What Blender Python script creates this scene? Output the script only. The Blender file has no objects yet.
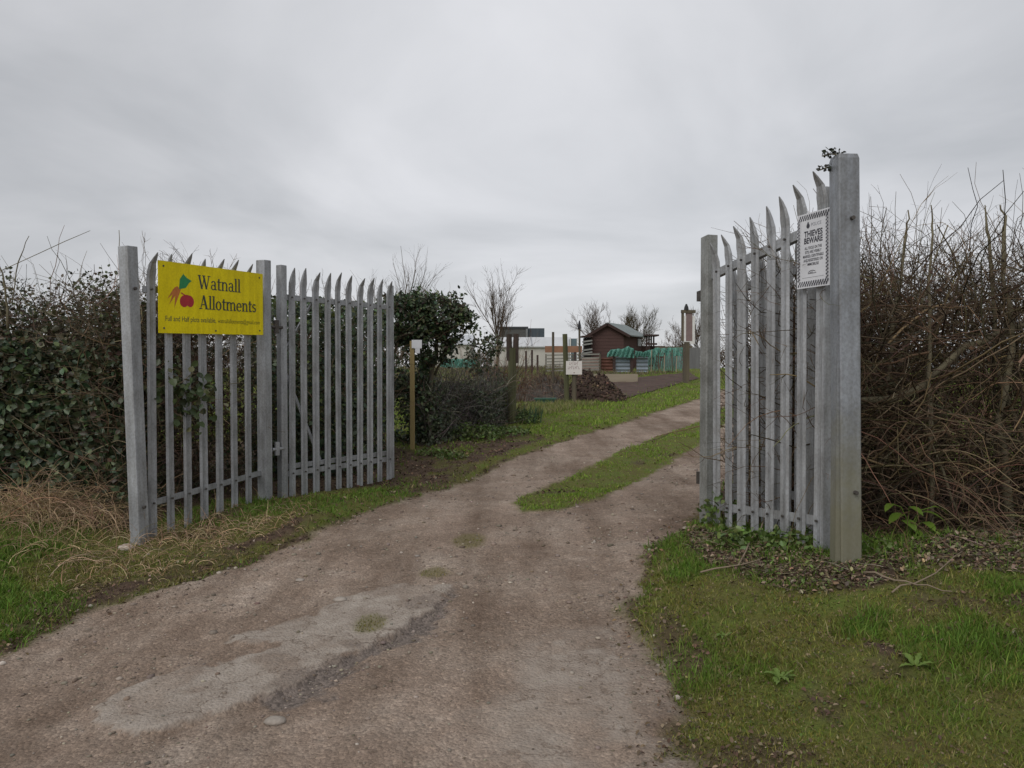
import bpy, math, numpy as np
from mathutils import Vector, Matrix
rad = math.radians
S = bpy.context.scene
COL = S.collection
RNG = np.random.default_rng(7)

# ------------------------------------------------------------------ camera
F = 740.0; PITCH = rad(1.24); CAMZ = 1.5
cam = bpy.data.cameras.new('camera'); cam.sensor_width = 36; cam.lens = 36*F/1024
cam.clip_end = 3000; cam.clip_start = .05
camo = bpy.data.objects.new('camera', cam); COL.objects.link(camo)
camo.location = (0, 0, CAMZ); camo.rotation_euler = (math.pi/2-PITCH, 0, 0)
S.camera = camo
S.view_settings.view_transform = 'Standard'; S.view_settings.look = 'None'
S.view_settings.exposure = .1; S.view_settings.gamma = 1

def ray(px, py):
    cx = (px-512)/F; cy = (384-py)/F
    return (cx, math.cos(PITCH)+cy*math.sin(PITCH), -math.sin(PITCH)+cy*math.cos(PITCH))
def P(px, py, Y):
    d = ray(px, py); k = Y/d[1]
    return (d[0]*k, Y, CAMZ+d[2]*k)

# ------------------------------------------------------------------ noise
def _h(i, j, seed):
    n = (i.astype(np.int64)*374761393 + j.astype(np.int64)*668265263 + seed*974634777) & 0x7fffffff
    n = ((n ^ (n >> 13))*1274126177) & 0x7fffffff
    return ((n ^ (n >> 16)) & 0xffff)/65535.0
def vnoise(x, y, seed=0):
    x = np.asarray(x, float); y = np.asarray(y, float)
    i = np.floor(x); j = np.floor(y); u = x-i; v = y-j
    u = u*u*(3-2*u); v = v*v*(3-2*v)
    a = _h(i, j, seed); b = _h(i+1, j, seed); c = _h(i, j+1, seed); d = _h(i+1, j+1, seed)
    return (a*(1-u)+b*u)*(1-v)+(c*(1-u)+d*u)*v
def fbm(x, y, o=4, seed=0):
    s = 0; a = .5
    for k in range(o):
        s = s+a*vnoise(np.asarray(x)*2**k+17.3*k, np.asarray(y)*2**k-9.1*k, seed+k); a *= .5
    return s/(1-.5**o)
def sstep(a, b, x):
    t = np.clip((np.asarray(x, float)-a)/(b-a), 0, 1); return t*t*(3-2*t)

# ------------------------------------------------------------------ terrain
def base_z(x, y):
    y = np.asarray(y, float); x = np.asarray(x, float)
    z = .17*sstep(1.5, 7.5, y)
    z = z+.034*(np.clip(y, 9, 46)-9)
    return z
CP = np.array([(-3, 5.8, .10), (-2.4, 7.2, .18), (-1.44, 8.64, .10), (1.94, 4.31, .32), (1.6, 5.8, .24),
      (0, 3, .04), (0, 5, .12), (-2, 4, .03), (-3.2, 3.4, 0), (2.2, 2.8, .14), (.9, 4, .14), (-4.5, 7, .3),
      (0, 7, .16), (3.4, 4.4, .34), (-.5, 9.5, .14), (3, 7, .35)])
def _k(x, y):
    return np.exp(-((np.asarray(x)[..., None]-CP[:, 0])**2+(np.asarray(y)[..., None]-CP[:, 1])**2)/(2*.85**2))
_w = np.linalg.solve(_k(CP[:, 0], CP[:, 1])+1e-6*np.eye(len(CP)), CP[:, 2]-base_z(CP[:, 0], CP[:, 1]))
def gz(x, y):
    x = np.asarray(x, float); y = np.asarray(y, float)
    return base_z(x, y)+_k(x, y) @ _w
def hit(px, py):
    d = ray(px, py); t = .5
    while t < 400:
        if CAMZ+d[2]*t <= float(gz(d[0]*t, d[1]*t)): break
        t += max(.02, t*.004)
    return (d[0]*t, d[1]*t)
def hits(pts): return [hit(*p) for p in pts]

def sdist(poly, x, y):
    """signed distance to a polygon, positive inside"""
    p = np.array(poly); q = np.roll(p, -1, 0)
    x = np.asarray(x, float); y = np.asarray(y, float)
    d = np.full(x.shape, 1e9); ins = np.zeros(x.shape, bool)
    for (ax, ay), (bx, by) in zip(p, q):
        ex, ey = bx-ax, by-ay; L = ex*ex+ey*ey+1e-12
        t = np.clip(((x-ax)*ex+(y-ay)*ey)/L, 0, 1)
        d = np.minimum(d, np.hypot(x-ax-t*ex, y-ay-t*ey))
        c = (ay > y) != (by > y)
        ins ^= c & (x < ex*(y-ay)/(ey if abs(ey) > 1e-9 else 1e-9)+ax)
    return np.where(ins, d, -d)

TD = np.array((.43, 1.0))
left_edge = hits([(0, 657), (78, 618), (129, 604), (187, 582), (254, 561), (297, 543), (352, 520), (431, 494), (469, 483), (503, 464), (556, 444), (619, 425), (700, 399)])
right_edge = hits([(666, 768), (662, 757), (677, 715), (662, 682), (628, 640), (629, 599), (654, 545), (700, 512)])
le = left_edge[-1]; re_ = right_edge[-1]
TRACK = [(-60, -1), (-12, 1.2), (-5, 2.6)]+left_edge+[(le[0]+40*.45, le[1]+40), (re_[0]+60*.42, re_[1]+60)]+right_edge[::-1]+[(.75, 2.2), (1.3, 1.5), (4, .6), (14, -.6), (60, -3), (60, -9), (-60, -9)]
sl = hits([(512, 503), (540, 489), (575, 474), (619, 452), (700, 421)]); sr = hits([(700, 445), (650, 474), (600, 500), (556, 512), (525, 513)])
STRIP = sl+[(sl[-1][0]+20*.43, sl[-1][1]+20), (sr[0][0]+26*.43, sr[0][1]+26)]+sr
CONC = hits([(75, 712), (150, 690), (235, 668), (262, 652), (232, 648), (240, 640), (300, 624), (345, 602), (400, 588), (449, 587), (446, 603), (415, 618), (385, 645), (340, 665), (300, 680), (268, 694), (230, 708), (180, 724), (100, 730)])
CONC2 = hits([(545, 640), (610, 632), (640, 660), (655, 720), (650, 800), (520, 800), (500, 730), (540, 690)])
DARKP = hits([(449, 592), (416, 610), (385, 637), (340, 657), (290, 676), (262, 700), (290, 706), (345, 684), (398, 652), (432, 624), (458, 600)])
SOILS = [hits([(690, 530), (800, 556), (860, 566), (1024, 540), (1150, 560), (1150, 600), (1024, 584), (930, 580), (870, 596), (800, 606), (712, 574), (690, 555)]),
         hits([(385, 500), (430, 492), (500, 461), (545, 441), (515, 432), (440, 442), (395, 462)]),
         hits([(330, 520), (297, 541), (200, 574), (120, 600), (60, 622), (100, 596), (200, 556), (300, 522)]),
         hits([(862, 664), (890, 660), (906, 672), (880, 676)]), hits([(870, 680), (905, 676), (918, 690), (880, 696)]),
         hits([(1005, 605), (1040, 600), (1050, 622), (1010, 625)])]
HEDGE_FEET = [[(2.0, 4.75), (1.75, 6.4), (2.0, 8), (4, 8.6), (12, 8.4), (12, 5.2), (6, 5.0), (3.6, 4.85)], [(-10, 6.6), (-4.3, 6.45), (-3.3, 6.05), (-2.6, 7.35), (-2.2, 7.45), (-1.35, 8.75), (-1.3, 10.5), (-2, 12), (-10, 12)], [(-1.3, 11.2), (-.35, 12.9), (.1, 15.2), (-.4, 16), (-1.6, 13.5), (-1.9, 12)]]
TUFTS = [(hit(470, 540), .16, .2), (hit(432, 572), .16, .12), (hit(370, 630), .12, .12)]
HOLE = hit(903, 686)
MOUND = hit(872, 668)

def masks(x, y):
    n1 = fbm(x*3.1, y*3.1, 4, 3)-.5; n2 = fbm(x*9, y*9, 3, 11)-.5
    dt = sdist(TRACK, x, y); ds = sdist(STRIP, x, y)
    wob = n1*.22+n2*.12
    tr = sstep(-.07, .05, dt+wob)
    st = sstep(-.06, .06, ds+wob*.7)
    tr = tr*(1-st)
    tuft = np.zeros_like(tr)
    for (c, rx, ry) in TUFTS:
        q = 1-np.hypot((x-c[0])/(rx*1.0), (y-c[1])/(ry*1.6))+n1*.9
        tuft = np.maximum(tuft, sstep(.1, .6, q))
    n3 = fbm(x*28, y*28, 3, 17)-.5; nc = n1*.22+n2*.16+n3*.05
    brk = sstep(.32, .46, fbm(x*5+3, y*5, 4, 91))
    co = np.maximum(sstep(-.006, .01, sdist(CONC, x, y)+nc)*(.55+.45*brk), .8*sstep(-.2, .2, sdist(CONC2, x, y)+n1*1.0)*(.4+.6*brk))*sstep(-.2, .0, dt)
    dk = .85*sstep(-.03, .03, sdist(DARKP, x, y)+nc*1.5)*(1-co)
    so = np.zeros_like(tr)
    for k, p in enumerate(SOILS): so = np.maximum(so, sstep(-.06, .1, sdist(p, x, y)+n1*.35) if k < 3 else sstep(-.05, .01, sdist(p, x, y)+n1*.12))
    so = so*(.45+.55*sstep(.36, .52, fbm(x*4.2, y*4.2, 3, 66)))
    for p in HEDGE_FEET: so = np.maximum(so, .95*sstep(-.12, .1, sdist(p, x, y)+n1*.3))
    so = np.maximum(so, .7*sstep(.62, .74, fbm(x*2.3+5, y*2.3, 4, 21))*(y < 13))
    so = np.maximum(so, sstep(.0, -.12, np.abs(dt)-.1+n1*.1))
    cz = sstep(-.045, .03, sdist(CONC, x, y)+n1*.22+n2*.16)*sstep(-.2, 0, dt)
    return tr, co, dk, so*(1-tr), tuft, dt, cz
def detail_z(x, y, m):
    tr, co, dk, so, tuft, dt, cz = m
    near = sstep(30, 8, np.hypot(x, y))
    z = (fbm(x*1.3, y*1.3, 3, 5)-.5)*.07*(1-tr)+(fbm(x*6, y*6, 3, 8)-.5)*.035*(1-tr)
    z = z+(1-tr)*.045*sstep(.02, -.25, dt)
    z = z+tr*(1-co)*((fbm(x*2.2, y*2.2, 3, 31)-.5)*.035+(fbm(x*14, y*14, 3, 39)-.5)*.014)
    z = z+cz*.024+co*(fbm(x*10, y*10, 3, 35)-.5)*.006-dk*.012
    z = z+.05*np.exp(-((x-MOUND[0])**2+(y-MOUND[1])**2)/(.1**2)) - .09*np.exp(-((x-HOLE[0])**2+(y-HOLE[1])**2)/(.035**2))
    return z*near
def gzd(x, y):
    x = np.asarray(x, float); y = np.asarray(y, float)
    return gz(x, y)+detail_z(x, y, masks(x, y))
def g1(x, y): return float(gzd(np.array([x]), np.array([y]))[0])

# ------------------------------------------------------------------ scene-graph helpers
def thing(name, label, cat, loc=(0, 0, 0), group=None):
    o = bpy.data.objects.new(name, None); COL.objects.link(o); o.location = loc
    o.empty_display_size = .1
    o['label'] = label; o['category'] = cat
    if group: o['group'] = group
    return o
def tag(o, label, cat, group=None):
    o['label'] = label; o['category'] = cat
    if group: o['group'] = group
    return o
def wloc(o):
    v = Vector((0, 0, 0))
    while o is not None: v = v+Vector(o.location); o = o.parent
    return v
def link(name, me, m, parent=None, origin=None):
    """mesh given in world coordinates; origin is the object's own location"""
    o = bpy.data.objects.new(name, me); COL.objects.link(o)
    if m is not None and not len(me.materials): me.materials.append(m)
    base = wloc(parent) if parent is not None else Vector((0, 0, 0))
    org = Vector(origin) if origin is not None else base
    if org.length: me.transform(Matrix.Translation(-org))
    if parent is not None: o.parent = parent
    o.location = org-base
    return o
def place(o, loc):   # put a shared-mesh copy down
    o.location = loc

def mesh_np(name, V, quads=None, tris=None, tint=None, smooth=False):
    me = bpy.data.meshes.new(name); V = np.asarray(V, np.float32).reshape(-1, 3)
    q = np.asarray(quads if quads is not None else np.zeros((0, 4)), np.int32).reshape(-1, 4)
    t = np.asarray(tris if tris is not None else np.zeros((0, 3)), np.int32).reshape(-1, 3)
    me.vertices.add(len(V)); me.vertices.foreach_set('co', V.ravel())
    me.loops.add(q.size+t.size); me.loops.foreach_set('vertex_index', np.concatenate([q.ravel(), t.ravel()]))
    me.polygons.add(len(q)+len(t))
    me.polygons.foreach_set('loop_start', np.concatenate([np.arange(len(q))*4, q.size+np.arange(len(t))*3]).astype(np.int32))
    if smooth: me.polygons.foreach_set('use_smooth', np.ones(len(q)+len(t), bool))
    if tint is not None:
        a = me.color_attributes.new('tint', 'FLOAT_COLOR', 'POINT')
        c = np.ones((len(V), 4), np.float32); c[:, :3] = tint; a.data.foreach_set('color', c.ravel())
    me.update(calc_edges=True); me.validate()
    return me

class MB:
    """collects solids, builds one mesh"""
    def __init__(s): s.v = []; s.f = []
    def add(s, vs, fs):
        n = len(s.v); s.v += [tuple(v) for v in vs]; s.f += [tuple(i+n for i in f) for f in fs]; return s
    def hexa(s, p):   # 8 points: bottom ring 4, top ring 4
        return s.add(p, [(3, 2, 1, 0), (4, 5, 6, 7), (0, 1, 5, 4), (1, 2, 6, 5), (2, 3, 7, 6), (3, 0, 4, 7)])
    def box(s, fr, u0, u1, v0, v1, z0, z1):
        return s.hexa([fr(u0, v0, z0), fr(u1, v0, z0), fr(u1, v1, z0), fr(u0, v1, z0), fr(u0, v0, z1), fr(u1, v0, z1), fr(u1, v1, z1), fr(u0, v1, z1)])
    def bar(s, a, b, w, h, up=(0, 0, 1)):
        a = Vector(a); b = Vector(b); d = (b-a).normalized(); r = d.cross(Vector(up))
        if r.length < 1e-4: r = d.cross(Vector((1, 0, 0)))
        r.normalize(); u = r.cross(d); r *= w/2; u *= h/2
        return s.hexa([a-r-u, a+r-u, a+r+u, a-r+u, b-r-u, b+r-u, b+r+u, b-r+u])
    def tube(s, pts, rs, n=8, cap=True):
        pts = [Vector(p) for p in pts]; rings = []
        if not hasattr(rs, '__len__'): rs = [rs]*len(pts)
        vs = []
        for i, p in enumerate(pts):
            d = (pts[min(i+1, len(pts)-1)]-pts[max(i-1, 0)]).normalized()
            x = d.cross(Vector((.31, .95, .05)) if abs(d.z) > .5 else Vector((0, 0, 1))).normalized(); y = d.cross(x)
            vs += [p+(x*math.cos(2*math.pi*k/n)+y*math.sin(2*math.pi*k/n))*rs[i] for k in range(n)]
        fs = [(i*n+k, i*n+(k+1) % n, (i+1)*n+(k+1) % n, (i+1)*n+k) for i in range(len(pts)-1) for k in range(n)]
        if cap: fs += [tuple(range(n))[::-1], tuple(range((len(pts)-1)*n, len(pts)*n))]
        return s.add(vs, fs)
    def build(s, name, m, parent=None, origin=None, smooth=False, bevel=0):
        me = bpy.data.meshes.new(name); me.from_pydata([tuple(v) for v in s.v], [], s.f)
        if smooth: me.polygons.foreach_set('use_smooth', [True]*len(me.polygons))
        me.update(); o = link(name, me, m, parent, origin)
        if bevel:
            b = o.modifiers.new('edge', 'BEVEL'); b.width = bevel; b.segments = 2; b.limit_method = 'ANGLE'
        return o
def frame(o, d, slope=0):
    """local frame: u along d, v along its right-hand normal (towards the viewer side), z up; slope = rise per metre of u"""
    L = math.hypot(*d); ux, uy = d[0]/L, d[1]/L
    def fr(u, v, z): return (o[0]+ux*u+uy*v, o[1]+uy*u-ux*v, o[2]+z+slope*u)
    return fr
WID = lambda u, v, z: (u, v, z)

# ------------------------------------------------------------------ materials
def mat(name, c1, c2=None, scale=8, rough=.8, bump=0, bscale=40, metal=0, attr=False, spec=.3, detail=6, trans=0, coord='Object', stretch=None, stain=None, streak=0):
    m = bpy.data.materials.new(name); m.use_nodes = True; N = m.node_tree.nodes; L = m.node_tree.links
    b = N['Principled BSDF']; b.inputs['Roughness'].default_value = rough; b.inputs['Metallic'].default_value = metal
    b.inputs['Specular IOR Level'].default_value = spec
    tc = N.new('ShaderNodeTexCoord'); vec = N.new('ShaderNodeNewGeometry').outputs['Position'] if coord == 'World' else tc.outputs[coord]
    vec0 = vec
    if stretch:
        mp = N.new('ShaderNodeMapping'); mp.inputs['Scale'].default_value = stretch; L.new(vec, mp.inputs[0]); vec = mp.outputs[0]
    nz = N.new('ShaderNodeTexNoise'); nz.inputs['Scale'].default_value = scale; nz.inputs['Detail'].default_value = detail; nz.inputs['Roughness'].default_value = .65
    L.new(vec, nz.inputs['Vector'])
    rp = N.new('ShaderNodeValToRGB'); rp.color_ramp.elements[0].position = .3; rp.color_ramp.elements[1].position = .7
    c2 = c2 or tuple(c*.7 for c in c1)
    rp.color_ramp.elements[0].color = (*c2, 1); rp.color_ramp.elements[1].color = (*c1, 1)
    L.new(nz.outputs['Fac'], rp.inputs[0]); out = rp.outputs[0]
    if streak:
        for sc_, p0, dk_ in (((30, 30, 1.1), .34, 1-streak), ((70, 70, 60), .36, 1-streak*1.1), ((7, 7, 4.5), .36, 1-streak*1.3)):
            mp2 = N.new('ShaderNodeMapping'); mp2.inputs['Scale'].default_value = sc_; L.new(vec0, mp2.inputs[0])
            n4 = N.new('ShaderNodeTexNoise'); n4.inputs['Scale'].default_value = 1; n4.inputs['Detail'].default_value = 4; L.new(mp2.outputs[0], n4.inputs['Vector'])
            r4 = N.new('ShaderNodeValToRGB'); r4.color_ramp.elements[0].position = p0; r4.color_ramp.elements[1].position = .6
            r4.color_ramp.elements[0].color = (dk_, dk_*.985, dk_*.96, 1); r4.color_ramp.elements[1].color = (1.06, 1.06, 1.06, 1); L.new(n4.outputs['Fac'], r4.inputs[0])
            m4 = N.new('ShaderNodeMix'); m4.data_type = 'RGBA'; m4.blend_type = 'MULTIPLY'; m4.inputs[0].default_value = 1; L.new(out, m4.inputs[6]); L.new(r4.outputs[0], m4.inputs[7]); out = m4.outputs[2]
    if attr:
        at = N.new('ShaderNodeAttribute'); at.attribute_name = 'tint'
        mx = N.new('ShaderNodeMix'); mx.data_type = 'RGBA'; mx.blend_type = 'MULTIPLY'; mx.inputs[0].default_value = 1
        L.new(out, mx.inputs[6]); L.new(at.outputs['Color'], mx.inputs[7]); out = mx.outputs[2]
    if stain:   # (colour, z height of the stained foot, scale)
        sx = N.new('ShaderNodeSeparateXYZ'); L.new(tc.outputs['Object'], sx.inputs[0])
        n2 = N.new('ShaderNodeTexNoise'); n2.inputs['Scale'].default_value = stain[2]; n2.inputs['Detail'].default_value = 5
        mr = N.new('ShaderNodeMapRange'); mr.inputs[1].default_value = stain[1]; mr.inputs[2].default_value = 0; mr.inputs[3].default_value = -.25; mr.inputs[4].default_value = .9
        L.new(sx.outputs['Z'], mr.inputs[0]); L.new(tc.outputs['Object'], n2.inputs['Vector'])
        ad = N.new('ShaderNodeMath'); ad.operation = 'MULTIPLY_ADD'; ad.use_clamp = True; L.new(n2.outputs['Fac'], ad.inputs[0]); ad.inputs[1].default_value = .8; L.new(mr.outputs[0], ad.inputs[2])
        sb = N.new('ShaderNodeMath'); sb.operation = 'SUBTRACT'; sb.use_clamp = True; L.new(ad.outputs[0], sb.inputs[0]); sb.inputs[1].default_value = .25
        mx = N.new('ShaderNodeMix'); mx.data_type = 'RGBA'; L.new(sb.outputs[0], mx.inputs[0]); L.new(out, mx.inputs[6]); mx.inputs[7].default_value = (*stain[0], 1); out = mx.outputs[2]
    L.new(out, b.inputs['Base Color'])
    if trans:
        b.inputs['Transmission Weight'].default_value = 0
        tb = N.new('ShaderNodeBsdfTranslucent'); L.new(out, tb.inputs[0]); ms = N.new('ShaderNodeMixShader'); ms.inputs[0].default_value = trans
        L.new(b.outputs[0], ms.inputs[1]); L.new(tb.outputs[0], ms.inputs[2]); L.new(ms.outputs[0], N['Material Output'].inputs[0])
    if bump:
        n3 = N.new('ShaderNodeTexNoise'); n3.inputs['Scale'].default_value = bscale; n3.inputs['Detail'].default_value = 5; L.new(vec, n3.inputs['Vector'])
        bp = N.new('ShaderNodeBump'); bp.inputs['Strength'].default_value = bump; bp.inputs['Distance'].default_value = .01
        L.new(n3.outputs['Fac'], bp.inputs['Height']); L.new(bp.outputs[0], b.inputs['Normal'])
    return m
GALV = mat('galvanised_steel', (.40, .415, .435), (.28, .292, .31), 9, .5, .2, 60, .25, coord='World', stretch=(1, 1, .35), streak=.13)
GALVP = mat('galvanised_post', (.315, .335, .365), (.23, .245, .27), 6, .45, .15, 60, .3, stretch=(1, 1, .3), stain=((.24, .225, .14), 1.15, 9), streak=.13)
GALVL = mat('galvanised_lock_stile', (.35, .36, .352), (.26, .27, .262), 6, .5, .15, 50, .25, streak=.16)
RUST = mat('dark_bolt_steel', (.13, .12, .11), (.07, .06, .055), 30, .6, .2, 80, .5)
YEL = mat('yellow_board', (.80, .665, .008), (.74, .61, .01), 2.5, .5, spec=.12, streak=.05)
GREYTXT = mat('dark_grey_lettering', (.06, .075, .06), None, 5, .6)
FINETXT = mat('brown_grey_lettering', (.2, .18, .02), None, 5, .6)
ORNG = mat('orange_print', (.62, .2, .04), None, 40, .5)
REDP = mat('red_print', (.5, .03, .04), None, 40, .5)
GRNP = mat('green_print', (.03, .3, .1), None, 40, .5)
WHITE = mat('white_board', (.72, .73, .76), (.64, .65, .68), 6, .45)
BLACKP = mat('black_print', (.06, .06, .075), None, 5, .6)
WOODP = mat('weathered_post_wood', (.15, .125, .085), (.075, .065, .05), 6, .9, .6, 30, stretch=(1, 1, .12))
WOODG = mat('green_mossy_post_wood', (.12, .12, .055), (.06, .06, .035), 6, .9, .6, 30, stretch=(1, 1, .15))
WOODY = mat('pale_stake_wood', (.38, .29, .13), (.26, .2, .09), 5, .85, .4, 30, stretch=(1, 1, .1))
WOODL = mat('pale_bed_timber', (.36, .31, .23), (.26, .22, .16), 3, .85, .4, 30, stretch=(.1, 1, 1))
TWIG = mat('twig_bark', (.16, .125, .095), (.095, .072, .055), 14, .85, attr=True, spec=.2)
BARK = mat('stem_bark', (.22, .195, .125), (.11, .092, .06), 12, .9, .6, 40)
LEAF = mat('leaf_green', (1, 1, 1), (.7, .7, .7), 7, .42, attr=True, spec=.4, trans=.15)
GRASS = mat('grass_blade', (1, 1, 1), (.8, .8, .8), 3, .6, attr=True, spec=.25, trans=.25)
LITTER = mat('dead_leaf', (1, 1, 1), (.7, .7, .7), 20, .85, attr=True, spec=.15)
STONE = mat('stone_grey', (.33, .29, .25), (.2, .175, .15), 20, .9, .4, 60, attr=True)

# ------------------------------------------------------------------ ground material (colour regions carried by attributes)
def ground_mat():
    m = bpy.data.materials.new('earth_and_track'); m.use_nodes = True; N = m.node_tree.nodes; L = m.node_tree.links
    b = N['Principled BSDF']; b.inputs['Roughness'].default_value = .95; b.inputs['Specular IOR Level'].default_value = .15
    tc = N.new('ShaderNodeTexCoord'); V = tc.outputs['Object']
    def noise(s, d=6, r=.65):
        n = N.new('ShaderNodeTexNoise'); n.inputs['Scale'].default_value = s; n.inputs['Detail'].default_value = d; n.inputs['Roughness'].default_value = r; L.new(V, n.inputs['Vector']); return n.outputs['Fac']
    def ramp(f, *st):
        r = N.new('ShaderNodeValToRGB'); e = r.color_ramp.elements
        while len(e) < len(st): e.new(.5)
        for k, (p, c) in enumerate(st): e[k].position = p; e[k].color = (*c, 1)
        L.new(f, r.inputs[0]); return r.outputs[0]
    def mix(f, a, c, blend='MIX'):
        x = N.new('ShaderNodeMix'); x.data_type = 'RGBA'; x.blend_type = blend
        if isinstance(f, float): x.inputs[0].default_value = f
        else: L.new(f, x.inputs[0])
        L.new(a, x.inputs[6]); L.new(c, x.inputs[7]); return x.outputs[2]
    def attr(n):
        a = N.new('ShaderNodeAttribute'); a.attribute_name = n; return a.outputs['Fac']
    turf = ramp(noise(3.5), (.3, (.12, .098, .042)), (.5, (.125, .13, .036)), (.7, (.105, .15, .03)))
    turf = mix(.5, turf, ramp(noise(45), (.3, (.5, .5, .5)), (.7, (1.35, 1.3, 1.2))), 'MULTIPLY')
    soil = ramp(noise(7), (.3, (.062, .042, .03)), (.7, (.125, .085, .06)))
    soil = mix(.7, soil, ramp(noise(60), (.3, (.55, .55, .55)), (.7, (1.4, 1.4, 1.4))), 'MULTIPLY')
    dirt = ramp(noise(1.3, 8, .7), (.3, (.195, .143, .11)), (.48, (.285, .222, .178)), (.68, (.38, .318, .268)))
    vo = N.new('ShaderNodeTexVoronoi'); vo.inputs['Scale'].default_value = 70; L.new(V, vo.inputs['Vector'])
    vo2 = N.new('ShaderNodeTexVoronoi'); vo2.inputs['Scale'].default_value = 165; L.new(V, vo2.inputs['Vector'])
    sp = N.new('ShaderNodeSeparateColor'); L.new(vo.outputs['Color'], sp.inputs[0])
    peb = ramp(sp.outputs[0], (0, (.55, .55, .55)), (.5, (.95, .94, .93)), (.86, (1.1, 1.1, 1.1)), (1, (1.65, 1.62, 1.58)))
    sp2 = N.new('ShaderNodeSeparateColor'); L.new(vo2.outputs['Color'], sp2.inputs[0])
    peb2 = ramp(sp2.outputs[1], (0, (.7, .7, .7)), (1, (1.25, 1.25, 1.25)))
    dirt = mix(.5, dirt, peb, 'MULTIPLY'); dirt = mix(.65, dirt, peb2, 'MULTIPLY')
    mpr = N.new('ShaderNodeMapping'); mpr.inputs['Rotation'].default_value = (0, 0, .41); mpr.inputs['Scale'].default_value = (2.6, .4, 1); L.new(V, mpr.inputs[0])
    nr_ = N.new('ShaderNodeTexNoise'); nr_.inputs['Scale'].default_value = 1; nr_.inputs['Detail'].default_value = 6; nr_.inputs['Roughness'].default_value = .6; L.new(mpr.outputs[0], nr_.inputs['Vector'])
    dirt = mix(.85, dirt, ramp(nr_.outputs['Fac'], (.34, (.66, .61, .57)), (.5, (1, .99, .97)), (.64, (1.22, 1.22, 1.22))), 'MULTIPLY')
    dirt = mix(.75, dirt, ramp(noise(.55, 5, .6), (.35, (.72, .69, .66)), (.62, (1.15, 1.15, 1.15))), 'MULTIPLY')
    dirt = mix(.6, dirt, ramp(noise(14, 6, .75), (.3, (.75, .74, .73)), (.7, (1.2, 1.2, 1.2))), 'MULTIPLY')
    conc = ramp(noise(5, 8, .7), (.3, (.29, .242, .203)), (.7, (.42, .37, .32)))
    vc = N.new('ShaderNodeTexVoronoi'); vc.feature = 'DISTANCE_TO_EDGE'; vc.inputs['Scale'].default_value = 2.3
    wv = N.new('ShaderNodeVectorMath'); wv.operation = 'MULTIPLY_ADD'; nn = N.new('ShaderNodeTexNoise'); nn.inputs['Scale'].default_value = 5; nn.inputs['Detail'].default_value = 5; L.new(V, nn.inputs['Vector'])
    L.new(nn.outputs['Color'], wv.inputs[0]); wv.inputs[1].default_value = (.5, .5, .5); L.new(V, wv.inputs[2]); L.new(wv.outputs[0], vc.inputs['Vector'])
    crack = ramp(vc.outputs['Distance'], (0, (.42, .37, .33)), (.016, (1, 1, 1)))
    conc = mix(.8, conc, crack, 'MULTIPLY')
    conc = mix(.7, conc, ramp(noise(11, 7, .75), (.34, (.72, .68, .64)), (.6, (1.1, 1.1, 1.1))), 'MULTIPLY')
    conc = mix(.6, conc, ramp(noise(90, 3), (.3, (.8, .8, .8)), (.7, (1.15, 1.15, 1.15))), 'MULTIPLY')
    dark = ramp(sp.outputs[1], (0, (.09, .077, .07)), (1, (.24, .2, .175)))
    col = mix(attr('soil'), turf, soil)
    col = mix(attr('track'), col, dirt); col = mix(attr('concrete'), col, conc); col = mix(attr('dark'), col, dark)
    tf = N.new('ShaderNodeRGB'); tf.outputs[0].default_value = (.15, .135, .05, 1)
    hm = N.new('ShaderNodeMath'); hm.operation = 'MULTIPLY'; L.new(attr('tuft'), hm.inputs[0]); hm.inputs[1].default_value = .6
    col = mix(hm.outputs[0], col, tf.outputs[0])
    L.new(col, b.inputs['Base Color'])
    bp = N.new('ShaderNodeBump'); bp.inputs['Strength'].default_value = .8; bp.inputs['Distance'].default_value = .014
    ad = N.new('ShaderNodeMath'); ad.operation = 'MULTIPLY_ADD'; L.new(vo.outputs['Distance'], ad.inputs[0]); ad.inputs[1].default_value = -.7; L.new(noise(50, 6, .7), ad.inputs[2])
    L.new(ad.outputs[0], bp.inputs['Height']); L.new(bp.outputs[0], b.inputs['Normal'])
    return m
GROUND = ground_mat()

def graded(lo, hi, step, lim, fac=1.12):
    a = list(np.arange(lo, hi+1e-6, step)); s = step; 
    while a[-1] < lim: s *= fac; a.append(a[-1]+s)
    s = step; b = [lo]
    while b[-1] > -lim: s *= fac; b.append(b[-1]-s)
    return np.array(b[:0:-1]+a)
xs = graded(-4.4, 4.6, .019, 900)
yy = [1.9]
while yy[-1] < 60: yy.append(yy[-1]+max(.011, (.0045 if yy[-1] < 8 else .008)*yy[-1]))
s = .5
while yy[-1] < 1500: s *= 1.15; yy.append(yy[-1]+s)
s = .03; yb = [1.9]
while yb[-1] > -200: s *= 1.2; yb.append(yb[-1]-s)
ys = np.array(yb[:0:-1]+yy)
X, Y = np.meshgrid(xs, ys); M_ = masks(X, Y); Z = gz(X, Y)+detail_z(X, Y, M_)
tr = M_[0]; nx, ny = len(xs), len(ys)
idx = np.arange(nx*ny).reshape(ny, nx)
Q = np.stack([idx[:-1, :-1], idx[:-1, 1:], idx[1:, 1:], idx[1:, :-1]], -1).reshape(-1, 4)
ftr = tr.ravel()[Q].mean(1) > .5
VV = np.stack([X, Y, Z], -1).reshape(-1, 3)
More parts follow.
